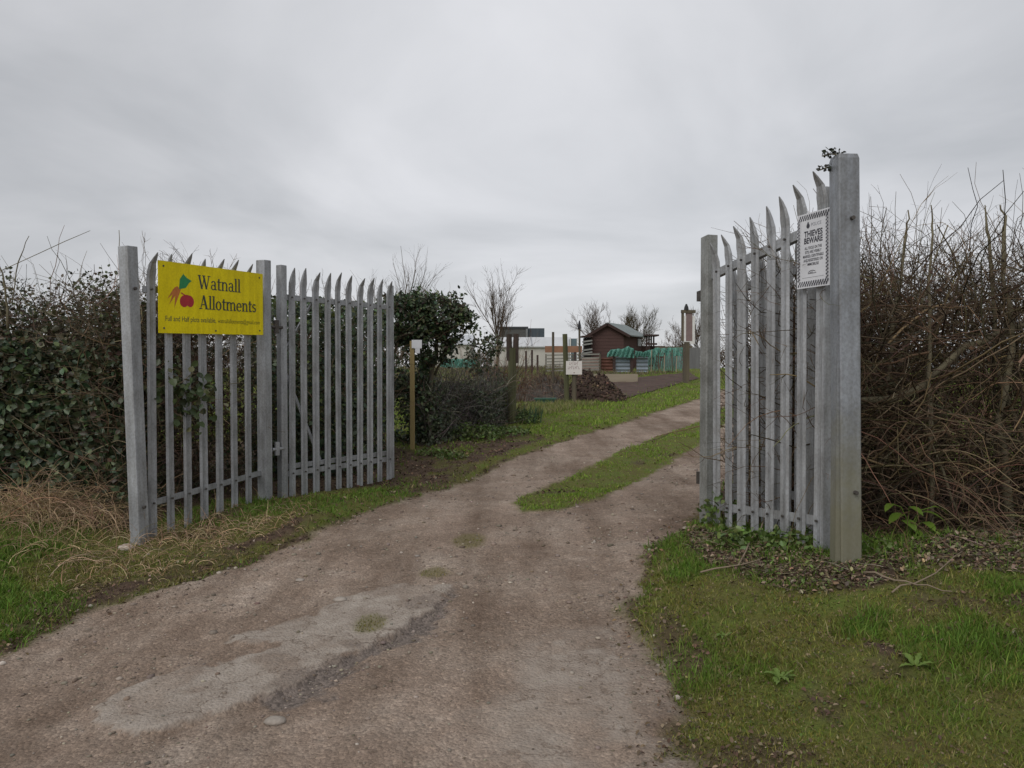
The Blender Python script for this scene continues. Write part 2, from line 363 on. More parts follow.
for nm, sel in (('ground', ~ftr), ('track', ftr)):
    q = Q[sel]; us, inv = np.unique(q, return_inverse=True)
    me = mesh_np(nm, VV[us], inv.reshape(-1, 4), smooth=True)
    for an, ar in (('track', M_[0]), ('concrete', M_[1]), ('dark', M_[2]), ('soil', M_[3]), ('tuft', M_[4])):
        a = me.attributes.new(an, 'FLOAT', 'POINT'); a.data.foreach_set('value', ar.ravel()[us].astype(np.float32))
    o = link(nm, me, GROUND); o['kind'] = 'structure'
    o['label'] = {'ground': 'grassy earth ground of the verges and allotment field', 'track': 'brown gravel and broken concrete track running through the gateway'}[nm]

# ------------------------------------------------------------------ bulk builders (grass, leaves, twigs)
def unit(v): return v/np.maximum(np.linalg.norm(v, axis=-1, keepdims=True), 1e-9)
def blades(p, h, w, lean, tint, rng):
    n = len(p); a = rng.uniform(0, 2*np.pi, n); side = np.stack([np.cos(a), np.sin(a), np.zeros(n)], -1)
    b = rng.uniform(0, 2*np.pi, n); ld = np.stack([np.cos(b), np.sin(b), np.zeros(n)], -1)*lean[:, None]*h[:, None]
    up = np.array([0, 0, 1.0])*h[:, None]*np.sqrt(np.clip(1-lean**2*.6, .1, 1))[:, None]
    w = w[:, None]
    v = np.stack([p-side*w, p+side*w, p+up*.55+ld*.35-side*w*.8, p+up*.55+ld*.35+side*w*.8, p+up+ld], 1)
    i = np.arange(n)[:, None]*5
    return v.reshape(-1, 3), i+np.array([0, 1, 3, 2]), i+np.array([2, 3, 4]), np.repeat(tint, 5, 0)
def leafset(p, nrm, size, tint, rng, aspect=.62, fold=.25):
    n = len(p); nrm = unit(nrm); r = unit(rng.normal(size=(n, 3))); ax = unit(np.cross(nrm, r)); sd = np.cross(nrm, ax)
    s = size[:, None]; w = s*aspect*.5
    v = np.stack([p, p+ax*s*.3+sd*w+nrm*w*fold, p+ax*s*.68+sd*w*.75+nrm*w*fold, p+ax*s, p+ax*s*.68-sd*w*.75+nrm*w*fold, p+ax*s*.3-sd*w+nrm*w*fold], 1)
    i = np.arange(n)[:, None]*6
    return v.reshape(-1, 3), np.concatenate([i+np.array([0, 1, 2, 3]), i+np.array([0, 3, 4, 5])]), None, np.repeat(tint, 6, 0)
def tubes(paths, radii, tint, sides=3):
    N_, K = radii.shape; d = np.gradient(paths, axis=1); d = unit(d)
    ref = np.where(np.abs(d[..., 2:3]) > .8, np.array([1.0, .2, 0]), np.array([0, 0, 1.0])); x = unit(np.cross(d, ref)); y = np.cross(d, x)
    an = np.arange(sides)*2*np.pi/sides
    v = paths[:, :, None]+(x[:, :, None]*np.cos(an)[:, None]+y[:, :, None]*np.sin(an)[:, None])*radii[:, :, None, None]
    i = np.arange(N_)[:, None, None]*K*sides+np.arange(K-1)[None, :, None]*sides; k = np.arange(sides)[None, None]
    k2 = (k+1) % sides
    q = np.stack([i+k, i+k2, i+sides+k2, i+sides+k], -1).reshape(-1, 4)
    return v.reshape(-1, 3), q, None, np.repeat(tint, K*sides, 0)
def join(parts):
    V = []; Qs = []; Ts = []; C = []; n = 0
    for v, q, t, c in parts:
        V.append(v); C.append(c)
        if q is not None: Qs.append(q+n)
        if t is not None: Ts.append(t+n)
        n += len(v)
    return np.concatenate(V), (np.concatenate(Qs) if Qs else None), (np.concatenate(Ts) if Ts else None), np.concatenate(C)
def bulk(name, parts, m, parent=None, stuff=False, smooth=False):
    v, q, t, c = join(parts); o = link(name, mesh_np(name, v, q, t, c, smooth), m, parent)
    if stuff: o['kind'] = 'stuff'
    return o
def in_poly(poly, n, rng):
    p = np.array(poly); lo, hi = p.min(0), p.max(0); out = []
    tot = 0
    while tot < n:
        q = rng.uniform(lo, hi, (n*2, 2)); q = q[sdist(poly, q[:, 0], q[:, 1]) > 0]; out.append(q); tot += len(q)
    return np.concatenate(out)[:n]
def tints(n, cols, rng, var=.25, wts=None):
    c = np.array(cols)[rng.choice(len(cols), n, p=wts)]
    return c*np.exp(rng.normal(0, var, (n, 1)))*np.exp(rng.normal(0, var*.25, (n, 3)))
def wander(p, d, L, K, jit, bias, rng):
    n = len(p); pts = [p]; d = unit(d)
    for k in range(K-1):
        d = unit(d+rng.normal(0, jit, (n, 3))+np.asarray(bias)); pts.append(pts[-1]+d*(L/(K-1))[:, None])
    return np.stack(pts, 1)
def twigset(p, d, L, r0, rng, K=7, jit=.25, bias=(0, 0, 0), cols=((1, 1, 1),), var=.3, r1=.35):
    pa = wander(p, d, L, K, jit, bias, rng)
    r = r0[:, None]*np.linspace(1, r1, K)[None]
    return tubes(pa, r, tints(len(p), cols, rng, var)), pa

# ------------------------------------------------------------------ grass
def scatter(lo, hi, n, rng):
    # density falls off with distance from the lens so that near blades are fine and far ones sparse but bigger
    y = np.exp(rng.uniform(np.log(lo[1]), np.log(hi[1]), n)); x = rng.uniform(-1, 1, n)*(.86*y+1.5)
    return x, y
rg = np.random.default_rng(3)
GREENS = [(.19, .225, .036), (.14, .19, .03), (.245, .24, .05), (.23, .2, .06)]
LUSH = [(hit(950, 655), .42), (hit(860, 635), .2), (hit(690, 580), .2), (hit(20, 615), .5), (hit(330, 508), .22), (hit(45, 640), .4)]
DRYZ = hits([(100, 540), (150, 545), (262, 522), (330, 520), (310, 540), (250, 560), (180, 585), (110, 606), (70, 600)])
pf_ = lambda x, y: fbm(x*5, y*5, 3, 58)
def grass_field():
    n = 740000; x, y = scatter((0, 2.3), (0, 60), n, rg); xn, yn = scatter((0, 2.4), (0, 5.6), 320000, rg); x = np.concatenate([x, xn]); y = np.concatenate([y, yn]); n = len(x); m = masks(x, y); tr_, co, dk, so, tuft, dt, cz = m
    pn = fbm(x*1.1, y*1.1, 4, 51); pf = fbm(x*4, y*4, 3, 57)
    lush = sstep(.42, .6, pn)
    for (cx_, cy_), r_ in LUSH: lush = np.maximum(lush, sstep(1.15, .35, np.hypot(x-cx_, (y-cy_))/r_+(pf_(x, y)-.5)*1.2))
    D = (1-sstep(.3, .6, tr_))*(1-.92*so)*(.45+.55*sstep(.36, .52, pf))
    D = np.maximum(D, .6*sstep(.35, .8, tuft))
    D *= np.where(y > 40, .4, 1)
    keep = rg.uniform(0, 1, n) < D
    x, y, lush, tuft, pf, dt = x[keep], y[keep], lush[keep], tuft[keep], pf[keep], dt[keep]; n = len(x)
    p = np.stack([x, y, gzd(x, y)-.004], -1)
    strip = sdist(STRIP, x, y) > -.1
    far = sstep(8, 14, y)
    dz_ = sstep(-.1, .1, sdist(DRYZ, x, y)); lush = lush*(1-dz_)
    h = (.015+.022*lush)*rg.lognormal(0, .4, n)*(.55+.9*fbm(x*8, y*8, 3, 44))*(1+.5*far)*(1-.25*(sdist(STRIP, x, y) > -.1))*(1-.72*(tuft > .3))
    w = .0017*(y/2.6)**.85*rg.uniform(.8, 1.5, n)
    # yellow moss and straw among the green
    t = tints(n, GREENS, rg, .22)*(1-lush[:, None])+lush[:, None]*tints(n, [(.105, .195, .024), (.125, .225, .03), (.17, .25, .042)], rg, .2)
    dry = rg.uniform(0, 1, n) < (.42-.36*lush-.2*far+.35*dz_)
    t[dry] = tints(dry.sum(), [(.33, .27, .14), (.26, .235, .075), (.21, .2, .045)], rg, .2)
    lushy = (far > .3) | strip
    t[lushy] = tints(lushy.sum(), [(.2, .31, .04), (.16, .27, .03), (.26, .33, .06)], rg, .18)
    t[tuft > .4] = tints((tuft > .4).sum(), [(.21, .2, .045), (.24, .2, .07), (.14, .15, .03)], rg, .2)
    k = rg.choice(n, 44000, replace=False); k = k[(y[k] < 9) & (tuft[k] < .3)]; pc_ = p[k]+np.stack([np.zeros(len(k)), np.zeros(len(k)), rg.uniform(.004, .02, len(k))], -1)
    nr = rg.normal(0, .6, (len(k), 3)); nr[:, 2] = 1
    tl = tints(len(k), [(.12, .15, .035), (.09, .13, .03), (.17, .16, .06), (.2, .16, .09), (.12, .09, .055)], rg, .25)
    o = bulk('grass', [blades(p, h, w, rg.uniform(.2, 1.15, n), t, rg), leafset(pc_, nr, rg.uniform(.006, .017, len(k))*(.6+.13*y[k]), tl, rg, .7, .3)], GRASS, stuff=True)
    tag(o, 'short mossy green and yellow grass over the verges and along the track middle', 'grass')
    print('grass', n)
grass_field()

def dry_grass():
    parts = []
    for (a, n, hh) in (((20, 520, 130, 520), 1250, .40), ((0, 560, 130, 560), 170, .26), ((150, 545, 300, 520), 560, .17), ((60, 585, 230, 555), 260, .13)):
        px = rg.uniform(a[0]-15, a[2]+10, n); tt = (px-a[0])/(a[2]-a[0])
        py = a[1]+(a[3]-a[1])*tt+rg.normal(0, 9, n)
        q = np.array([hit(u, v) for u, v in zip(px[:n//4], py[:n//4])])
        q = np.repeat(q, 4, 0)[:n]+rg.normal(0, .07, (len(np.repeat(q, 4, 0)[:n]), 2))
        q = q[sdist(TRACK, q[:, 0], q[:, 1]) < -.12]; k = len(q)
        p = np.stack([q[:, 0], q[:, 1], gzd(q[:, 0], q[:, 1])], -1)
        d = rg.normal(0, .6, (k, 3)); d[:, 2] = rg.uniform(.5, 1.2, k)
        ts, _ = twigset(p, d, hh*rg.uniform(.5, 1.6, k), .0024*rg.uniform(.6, 1.4, k), rg, K=8, jit=.12, bias=(.03, -.05, -.24),
                        cols=((3.3, 3.0, 2.5), (2.5, 2.2, 1.75), (1.7, 1.7, 1.0), (4.0, 3.8, 3.2)), var=.25, r1=.4)
        parts.append(ts)
    o = bulk('dry_grass', parts, TWIG, stuff=True)
    tag(o, 'tangle of long straw coloured dead grass at the foot of the left fence', 'dead grass')
dry_grass()

def litter():
    n = 120000; x, y = scatter((0, 2.4), (0, 16), n, rg); m = masks(x, y)
    near_edge = np.exp(-(m[5]/.14)**2)*(m[5] < .12)
    D = np.clip(.7*m[3]*(1-m[0])+.2*near_edge+.03*(1-m[0]), 0, 1)
    kp = rg.uniform(0, 1, n) < D; x, y = x[kp], y[kp]; n = len(x)
    p = np.stack([x, y, gzd(x, y)+.006+rg.uniform(0, .012, n)], -1)
    nr = rg.normal(0, .5, (n, 3)); nr[:, 2] = 1
    t = tints(n, [(.17, .12, .075), (.12, .08, .055), (.24, .18, .12), (.085, .06, .04), (.32, .26, .19)], rg, .25, [.35, .3, .15, .15, .05])
    parts = [leafset(p, nr, rg.uniform(.009, .028, n)*(.6+.13*y), t, rg, .6, .5)]
    o = bulk('leaf_litter', parts, LITTER, stuff=True)
    tag(o, 'brown dead leaves scattered over bare soil under the hedges', 'leaf litter')
litter()

def foot_litter():
    p_ = SOILS[0]; q = in_poly(p_, 15000, rg); x, y = q[:, 0], q[:, 1]; n = len(x); d = fbm(x*5, y*5, 3, 81); k = rg.uniform(0, 1, n) < .35+.9*(d-.3); x, y = x[k], y[k]; n = len(x)
    p = np.stack([x, y, gzd(x, y)+.004+rg.uniform(0, .014, n)], -1); nr = rg.normal(0, .6, (n, 3)); nr[:, 2] = 1
    t = tints(n, [(.24, .175, .115), (.16, .115, .075), (.3, .24, .165), (.1, .075, .055), (.13, .175, .05), (.17, .2, .075)], rg, .3, [.22, .2, .12, .12, .18, .16])
    k = 700; qq = in_poly(p_, k, rg); pp = np.stack([qq[:, 0], qq[:, 1], gzd(qq[:, 0], qq[:, 1])+.012], -1); dd = rg.normal(0, 1, (k, 3))*np.array([1, 1, .12])
    tw, _ = twigset(pp, dd, rg.uniform(.05, .25, k), rg.uniform(.001, .0025, k), rg, K=5, jit=.15, cols=((.3, .24, .18), (.2, .16, .12), (.4, .33, .26)), var=.25)
    o = bulk('plant_litter', [leafset(p, nr, rg.uniform(.01, .038, n), t, rg, .55, .5), tw], LITTER, stuff=True)
    tag(o, 'litter of dead leaves, small green leaves and broken twigs at the foot of the right gate', 'litter')
foot_litter()

def ico(sub=1):
    import bmesh
    bm = bmesh.new(); bmesh.ops.create_icosphere(bm, subdivisions=sub, radius=1); v = np.array([q.co[:] for q in bm.verts]); f = np.array([[a.index for a in q.verts] for q in bm.faces]); bm.free(); return v, f
IV, IF = ico(1)
def gravel():
    n = 42000; x, y = scatter((0, 2.35), (0, 13), n, rg); m = masks(x, y)
    cl = sstep(.48, .66, fbm(x*2.3, y*2.3, 4, 71)); edge = np.exp(-(m[5]/.18)**2)
    D = m[0]*(1-.85*m[1])*(.2+.75*cl)+.5*m[2]+.35*edge*(m[5] > -.1)
    kp = rg.uniform(0, 1, n) < D; x, y = x[kp], y[kp]; n = len(x)
    s = .0035*rg.lognormal(0, .5, n)*np.clip(y/3, .8, 2)
    s = np.minimum(s, .022)
    sc = np.stack([s*rg.uniform(.8, 1.5, n), s*rg.uniform(.8, 1.5, n), s*rg.uniform(.4, .8, n)], -1)
    v = IV[None]*sc[:, None]*rg.uniform(.75, 1.15, (n, len(IV), 1)); c = np.stack([x, y, gzd(x, y)+s*.2], -1)
    t = tints(n, [(.9, .86, .82), (.62, .58, .54), (1.4, 1.36, 1.3), (.75, .66, .58)], rg, .15, [.4, .24, .16, .2])
    o = bulk('gravel', [((v+c[:, None]).reshape(-1, 3), None, (IF[None]+np.arange(n)[:, None, None]*len(IV)).reshape(-1, 3), np.repeat(t, len(IV), 0))], STONE, stuff=True)
    tag(o, 'loose gravel and small stones scattered on the dirt track', 'gravel'); print('gravel', n)
gravel()

def stone(px, py, s, label, flat=.5, bright=1.0, seed=0):
    r = np.random.default_rng(seed); v, f = ico(2); x, y = hit(px, py)
    nz = fbm(v[:, 0]*2+seed, v[:, 1]*2+v[:, 2]*3, 3, seed); v = v*(.75+.5*nz[:, None])*np.array([s, s*.75, s*flat])
    v[:, 2] += s*flat*.35
    p = np.array([x, y, g1(x, y)])
    o = link('stone', mesh_np('stone', v+p, None, f, np.full((len(v), 3), bright)), STONE, origin=p)
    tag(o, label, 'stone'); return o
stone(126, 551, .062, 'pale flat stone lying by the foot of the left end post', .5, 1.9, 3)
stone(275, 724, .045, 'grey lump of broken concrete below the pale concrete patch', .4, 1.15, 4)
stone(677, 697, .017, 'light pebble at the right edge of the track', .7, 1.7, 5)
stone(300, 582, .032, 'small stone set in the left half of the track', .35, 1.2, 6)
stone(340, 604, .045, 'flat stone just above the pale concrete patch', .3, 1.25, 8)

# ------------------------------------------------------------------ palisade steelwork
def pale_mesh(H, w=.066, tip_out=.035, seed=0):
    prof = [(-.5, 0), (-.33, .013), (-.13, .003), (.13, .003), (.33, .013), (.5, 0)]
    rows = [(0, 1, 0), (H-.2, 1, 0), (H-.15, 1.04, .006), (H-.085, .74, .018), (H-.035, .42, tip_out*.7), (H, .08, tip_out)]
    vs = []; fs = []; n = len(prof)
    for back in (0, .004):
        for (z, k, out) in rows:
            vs += [(u*w*k, v*k+out-back, z) for (u, v) in prof]
    R = len(rows); o = R*n
    for i in range(R-1):
        for k in range(n-1):
            a = i*n+k; fs.append((a, a+1, a+n+1, a+n)); fs.append((o+a, o+a+n, o+a+n+1, o+a+1))
        for a in (i*n, i*n+n-1):
            fs.append((a, a+n, o+a+n, o+a) if a == i*n else (a, o+a, o+a+n, a+n))
    for k in range(n-1):
        fs.append((k, o+k, o+k+1, k+1)); a = (R-1)*n+k; fs.append((a, a+1, o+a+1, o+a))
    return vs, fs
def add_pale(fr, u, z0, H, parent, rng, v=.0, yaw=0):
    vs, fs = pale_mesh(H*rng.uniform(.992, 1.008), .084, tip_out=rng.uniform(.035, .075))
    lean = rng.normal(0, .006); tw = rng.normal(0, .05)+yaw
    W = [fr(u+a*math.cos(tw)+lean*z, v+b+a*math.sin(tw), z0+z) for a, b, z in vs]
    return MB().add(W, fs).build('pale', GALV, parent, origin=fr(u, v, z0))
def bolts(fr, vz, parent, v=.016, r=.009):
    for u, z in vz: MB().tube([fr(u, v-.004, z), fr(u, v+.008, z)], r, 6).build('bolt', RUST, parent)
def rail(fr, u0, u1, z, parent, v=-.004, h=.05, name='rail'):
    b = MB(); b.box(fr, u0, u1, v-.006, v, z-h/2, z+h/2); b.box(fr, u0, u1, v-.05, v-.0065, z-h/2, z-h/2+.006)
    return b.build(name, GALV, parent)
pr = np.random.default_rng(12)

# --- fixed panel on the left: two posts, two rails, seven pales
A = (-2.925, 5.8); B = (-2.40, 7.17); dAB = (B[0]-A[0], B[1]-A[1]); LAB = math.hypot(*dAB)
fence = thing('palisade_fence', 'grey steel palisade fence panel carrying the yellow sign, left of the gateway', 'fence', (A[0], A[1], .08))
frA = frame((A[0], A[1], .10), dAB, .08/LAB)
def post(fr, u, w, d, z0, z1, name, m, parent, lean=(0, 0), v=0, bevel=.006):
    b = MB(); pts = []
    for z in (z0, z1):
        k = (z-z0)/(z1-z0)
        pts += [fr(u+a*w/2+lean[0]*k, v+c*d/2+lean[1]*k, z) for a, c in ((-1, 1), (1, 1), (1, -1), (-1, -1))]
    b.hexa(pts); return b.build(name, m, parent, bevel=bevel)
post(frA, 0, .1, .1, -.15, 2.35, 'post', GALV, fence, (-.035, -.062))
post(frA, LAB, .1, .1, -.15, 2.36, 'post', GALV, fence)
rail(frA, .05, LAB-.05, .31, fence); rail(frA, .05, LAB-.05, 2.02, fence)
us = np.linspace(.12, LAB-.23, 7)
for k, u in enumerate(us): bolts(frA, [(u, .31), (u, 2.02)], add_pale(frA, u, .02, 2.3, fence, pr))
for z in (2.02, .31): MB().tube([frA(-.03*z/2.3, .045-.06*z/2.3, z), frA(-.03*z/2.3, .065-.06*z/2.3, z)], .013, 6).build('bolt', RUST, fence)

# --- open leaf on the left
G0 = (-2.29, 7.37); G1 = (-1.40, 8.71); dG = (G1[0]-G0[0], G1[1]-G0[1]); LG = math.hypot(*dG)
gateL = thing('palisade_gate', 'open grey palisade gate leaf swung back on the left beyond the yellow sign', 'gate', (G0[0], G0[1], .15), 'palisade gate leaves')
frG = frame((G0[0], G0[1], .15), dG, .0)
post(frG, 0, .075, .075, -.02, 2.37, 'hinge_stile', GALV, gateL)
post(frG, LG, .05, .05, .05, 2.32, 'end_stile', GALV, gateL, v=-.03)
rail(frG, .04, LG-.03, .285, gateL, h=.055); rail(frG, .04, LG-.03, 2.06, gateL, h=.055)
r2 = MB(); r2.box(frG, .04, LG-.03, -.055, -.012, .33, .375); r2.build('rail', GALV, gateL)
ug = np.linspace(.12, LG-.07, 10)
for k, u in enumerate(ug): bolts(frG, [(u, .285), (u, 2.06)], add_pale(frG, u, .0+.045*k/9, 2.36-.05*k/9, gateL, pr))
MB().bar(frG(.05, -.035, 1.35), frG(.52, -.035, .37), .012, .07, up=(0, 1, 0)).build('brace', GALV, gateL)
MB().bar(frG(.05, -.035, 1.5), frG(.42, -.035, 2.03), .012, .06, up=(0, 1, 0)).build('brace', GALV, gateL)
for z in (1.75, .55):
    h = MB(); h.tube([frG(-.02, .03, z), frG(-.15, .03, z)], .017, 8); h.tube([frG(-.09, .03, z-.06), frG(-.09, .03, z+.07)], .026, 8)
    h.build('hinge', RUST if z > 1 else GALV, gateL)

# --- tall hinge post and open leaf on the right
RP = (1.975, 4.33)
rpost = thing('gate_post', 'tall thick galvanised gate post, stained green at the foot, beside the bare hedge', 'gate post', (RP[0], RP[1], .3))
frP = frame((RP[0], RP[1], .3), (1, .06))
def chamfer_post():
    b = MB(); prof = [(-.054, .062), (.054, .062), (.062, .054), (.062, -.054), (.054, -.062), (-.054, -.062), (-.062, -.054), (-.062, .054)]
    rows = [(-.3, 1, 0), (2.405, 1, -.045), (2.43, .9, -.046)]
    vs = [frP(a*k+l, c*k, z) for z, k, l in rows for a, c in prof]; n = 8
    fs = [(i*n+k, i*n+(k+1) % n, (i+1)*n+(k+1) % n, (i+1)*n+k) for i in range(2) for k in range(n)]+[tuple(range(16, 24))]
    b.add(vs, fs); return b.build('steel_column', GALVP, rpost)
chamfer_post()
MB().box(frP, -.098, -.066, -.02, .045, -.05, 2.3).build('stop_angle', GALVP, rpost)
for z, du in ((2.06, .01), (.48, .016)): MB().tube([frP(du-.045*z/2.4, .06, z), frP(du-.045*z/2.4, .084, z)], .012, 8).build('bolt', RUST, rpost)
MB().tube([frP(.05-.045*2.14/2.4, 0, 2.14), frP(.085-.045*2.14/2.4, 0, 2.14)], .012, 8).build('bolt', RUST, rpost)

R0 = (1.905, 4.58); R1 = (1.555, 5.9); dR = (R1[0]-R0[0], R1[1]-R0[1]); LR = math.hypot(*dR)
# seen from the track the viewer side is to the left of this direction
gateR = thing('palisade_gate', 'open grey palisade gate leaf on the right carrying the white warning sign', 'gate', (R0[0], R0[1], .34), 'palisade gate leaves')
def frR(u, v, z):
    ux, uy = dR[0]/LR, dR[1]/LR; return (R0[0]+ux*u-uy*v, R0[1]+uy*u+ux*v, .35+z-.075*u)
ur = np.linspace(0.0, LR-.16, 8)
def pale_R(k, u):
    z0 = 0; H = 2.35-.02*k
    vs, fs = pale_mesh(H, .094, pr.uniform(.04, .08)); lean = pr.normal(.006, .006); tw = pr.normal(0, .06)
    W = [frR(u-a*math.cos(tw)+lean*z, b+a*math.sin(tw), z0+z) for a, b, z in vs]
    return MB().add(W, fs).build('pale', GALV, gateR, origin=frR(u, 0, z0))
palesR = [pale_R(k, u) for k, u in enumerate(ur)]
def rail_R(z, sl, fr=frR, u1=None, par=None):
    f2 = lambda u, v, zz: (lambda q: (q[0], q[1], q[2]+sl*u))(fr(u, v, zz))
    u00 = -.03 if par is None else .17
    b = MB(); b.box(f2, u00, u1 or LR, -.010, -.004, z-.03, z+.03); b.box(f2, u00, u1 or LR, -.05, -.0105, z-.03, z-.024); b.build('rail', GALV, par or gateR)
rail_R(2.04, -.045); rail_R(.2, -.03)
for u, po in zip(ur, palesR):
    for z, sl in ((2.04, -.045), (.2, -.03)): MB().tube([frR(u, .012, z+sl*u), frR(u, .024, z+sl*u)], .009, 6).build('bolt', RUST, po)
b = MB(); b.hexa([frR(LR-.05, .03, -.02), frR(LR+.06, .03, -.02), frR(LR+.06, -.06, -.02), frR(LR-.05, -.06, -.02), frR(LR-.05, .03, 2.3), frR(LR+.06, .03, 2.3), frR(LR+.06, -.06, 2.3), frR(LR-.05, -.06, 2.3)])
b.build('end_stile', GALVL, gateR, bevel=.005)
MB().box(frR, LR+.061, LR+.12, -.03, .03, 1.80, 1.88).build('latch', RUST, gateR)
MB().box(frR, LR+.061, LR+.11, -.03, .03, .32, .42).build('latch', RUST, gateR)
MB().box(frR, -.055, -.04, -.05, .01, 0, 2.25).build('hinge_stile', GALV, gateR)

# --- second row of pales behind the right leaf
backf = thing('palisade_fence', 'older row of steel pales half hidden behind the right gate leaf', 'fence', (2.1, 4.9, .3))
def frB(u, v, z):
    q = frR(u, v-.26, z); return (q[0], q[1], q[2]-.06)
rail_R(1.95, 0, frB, LR+.1, backf); rail_R(.35, 0, frB, LR+.1, backf)
for k, u in enumerate(np.linspace(.15, LR+.12, 11)):
    vs, fs = pale_mesh(2.17, .085, pr.uniform(.02, .05)); lean = pr.normal(0, .012); tw = pr.normal(0, .25)
    MB().add([frB(u-a*math.cos(tw)+lean*z, b_+a*math.sin(tw), z) for a, b_, z in vs], fs).build('pale', GALV, backf, origin=frB(u, 0, 0))

# ------------------------------------------------------------------ signs
class Flat:
    """flat shapes laid on a board: every shape sits a hair further out so no two share a plane"""
    def __init__(s, fr, v0): s.fr = fr; s.v = v0; s.m = MB()
    def poly(s, pts):
        s.v += .00006; n = len(pts); s.m.add([s.fr(x, s.v, y) for x, y in pts], [tuple(range(n))])
    def rect(s, x0, y0, x1, y1): s.poly([(x0, y0), (x1, y0), (x1, y1), (x0, y1)])
    def strip(s, outer, inner):
        s.v += .00006; n = len(outer); s.m.add([s.fr(x, s.v, y) for x, y in outer+inner], [(i, i+1, n+i+1, n+i) for i in range(n-1)])
GLY = {}
def arc(cx, cy, rx, ry, tx, ty, a0, a1, n=14):
    o = []; i = []
    for k in range(n+1):
        a = rad(a0+(a1-a0)*k/n); c, s_ = math.cos(a), math.sin(a); o.append((cx+rx*c, cy+ry*s_)); i.append((cx+(rx-tx)*c, cy+(ry-ty)*s_))
    return ('a', o, i)
R_ = lambda *a: ('p', [(a[0], a[1]), (a[2], a[1]), (a[2], a[3]), (a[0], a[3])])
SL = lambda x0, y0, x1, y1, w: ('p', [(x0-w/2, y0), (x0+w/2, y0), (x1+w/2, y1), (x1-w/2, y1)])
GLY['l'] = (.27, [R_(.08, 0, .19, .74), R_(.01, 0, .26, .04), R_(.02, .70, .1, .74)])
GLY['t'] = (.33, [R_(.09, .02, .2, .62), R_(.01, .43, .31, .48), R_(.12, 0, .31, .06)])
nst = [R_(.07, 0, .18, .48), R_(.01, 0, .24, .04), R_(.01, .44, .1, .48)]
GLY['n'] = (.56, nst+[arc(.28, .29, .2, .2, .1, .06, 0, 150), R_(.38, 0, .48, .3), R_(.32, 0, .54, .04)])
GLY['m'] = (.86, nst+[arc(.28, .29, .19, .2, .1, .06, 0, 150), R_(.37, 0, .47, .3), R_(.32, 0, .53, .04), arc(.58, .29, .19, .2, .1, .06, 0, 150), R_(.67, 0, .77, .3), R_(.62, 0, .84, .04)])
GLY['a'] = (.48, [arc(.2, .14, .18, .15, .09, .05, 0, 360, 20), R_(.29, .03, .39, .34), arc(.21, .33, .18, .16, .1, .05, 0, 165), R_(.33, 0, .47, .05)])
GLY['o'] = (.52, [arc(.25, .23, .23, .25, .11, .05, 0, 360, 24)])
GLY['e'] = (.48, [arc(.24, .23, .22, .25, .1, .05, 0, 320, 22), R_(.1, .22, .42, .265)])
GLY['s'] = (.42, [arc(.2, .345, .16, .135, .09, .06, 20, 270), arc(.2, .13, .17, .14, .09, .06, -160, 90)])
GLY['W'] = (.95, [SL(.1, .72, .3, 0, .13), SL(.3, 0, .47, .6, .06), SL(.42, .72, .64, 0, .13), SL(.64, 0, .83, .72, .06), R_(0, .68, .22, .72), R_(.32, .68, .56, .72), R_(.72, .68, .94, .72)])
GLY['A'] = (.72, [SL(.12, 0, .34, .72, .06), SL(.58, 0, .34, .74, .14), R_(.18, .22, .5, .265), R_(.0, 0, .24, .04), R_(.44, 0, .72, .04)])
def serif(fl, text, x, y, size, sx=1.0):
    for ch in text:
        adv, sh = GLY[ch]
        for s_ in sh:
            if s_[0] == 'p': fl.poly([(x+a*size*sx, y+b*size) for a, b in s_[1]])
            else: fl.strip([(x+a*size*sx, y+b*size) for a, b in s_[1]], [(x+a*size*sx, y+b*size) for a, b in s_[2]])
        x += adv*size*sx
    return x
def text_width(text): return sum(GLY[c][0] for c in text)
def typed(name, text, fr, x, y, size, v, m, parent, width=None, align='LEFT', bold=0, shear=0):
    cu = bpy.data.curves.new(name, 'FONT'); cu.body = text; cu.size = size; cu.align_x = align; cu.offset = bold; cu.shear = shear; cu.resolution_u = 3
    o = bpy.data.objects.new(name, cu); COL.objects.link(o); bpy.context.view_layer.update()
    me = bpy.data.meshes.new_from_object(o.evaluated_get(bpy.context.evaluated_depsgraph_get())); bpy.data.objects.remove(o)
    co = np.zeros(len(me.vertices)*3); me.vertices.foreach_get('co', co); co = co.reshape(-1, 3)
    if width: 
        w = co[:, 0].max()-co[:, 0].min(); co[:, 0] *= width/w
    me.vertices.foreach_set('co', np.array([fr(x+a, v, y+b) for a, b, c in co]).ravel()); me.update(); me.materials.clear()
    return link(name, me, m, parent)

# yellow sign on the left fence
SY0 = (-2.845, 5.995); SY1 = (-2.335, 7.06)
def fence_pt(px, off):   # where the sight line through a column of the photo meets the fence line, moved off towards the road
    nx_, ny_ = dAB[1]/LAB, -dAB[0]/LAB; a = (A[0]+nx_*off, A[1]+ny_*off); k = (px-512)/F
    t = (k*a[1]-a[0])/(dAB[0]/LAB-k*dAB[1]/LAB); return t
u0, u1 = fence_pt(159.5, .05), fence_pt(263.5, .05); SW = u1-u0
pY0 = (frA(u0, .05, 0)[1], frA(u1, .05, 0)[1])
zt = P(159.5, 260, pY0[0])[2]; zb = P(159.5, 333, pY0[0])[2]; SH = zt-zb; zt2 = P(263.5, 274, pY0[1])[2]
q0 = frA(u0, .05, 0)
ysign = thing('allotment_sign', 'yellow allotments sign with carrots and red beets on the left palisade fence', 'sign', (q0[0], q0[1], zb))
frS = frame((q0[0], q0[1], zb), dAB, (zt2-zt)/SW)
b = MB(); b.box(frS, 0, SW, -.008, 0, 0, SH); yboard = b.build('board', YEL, ysign)
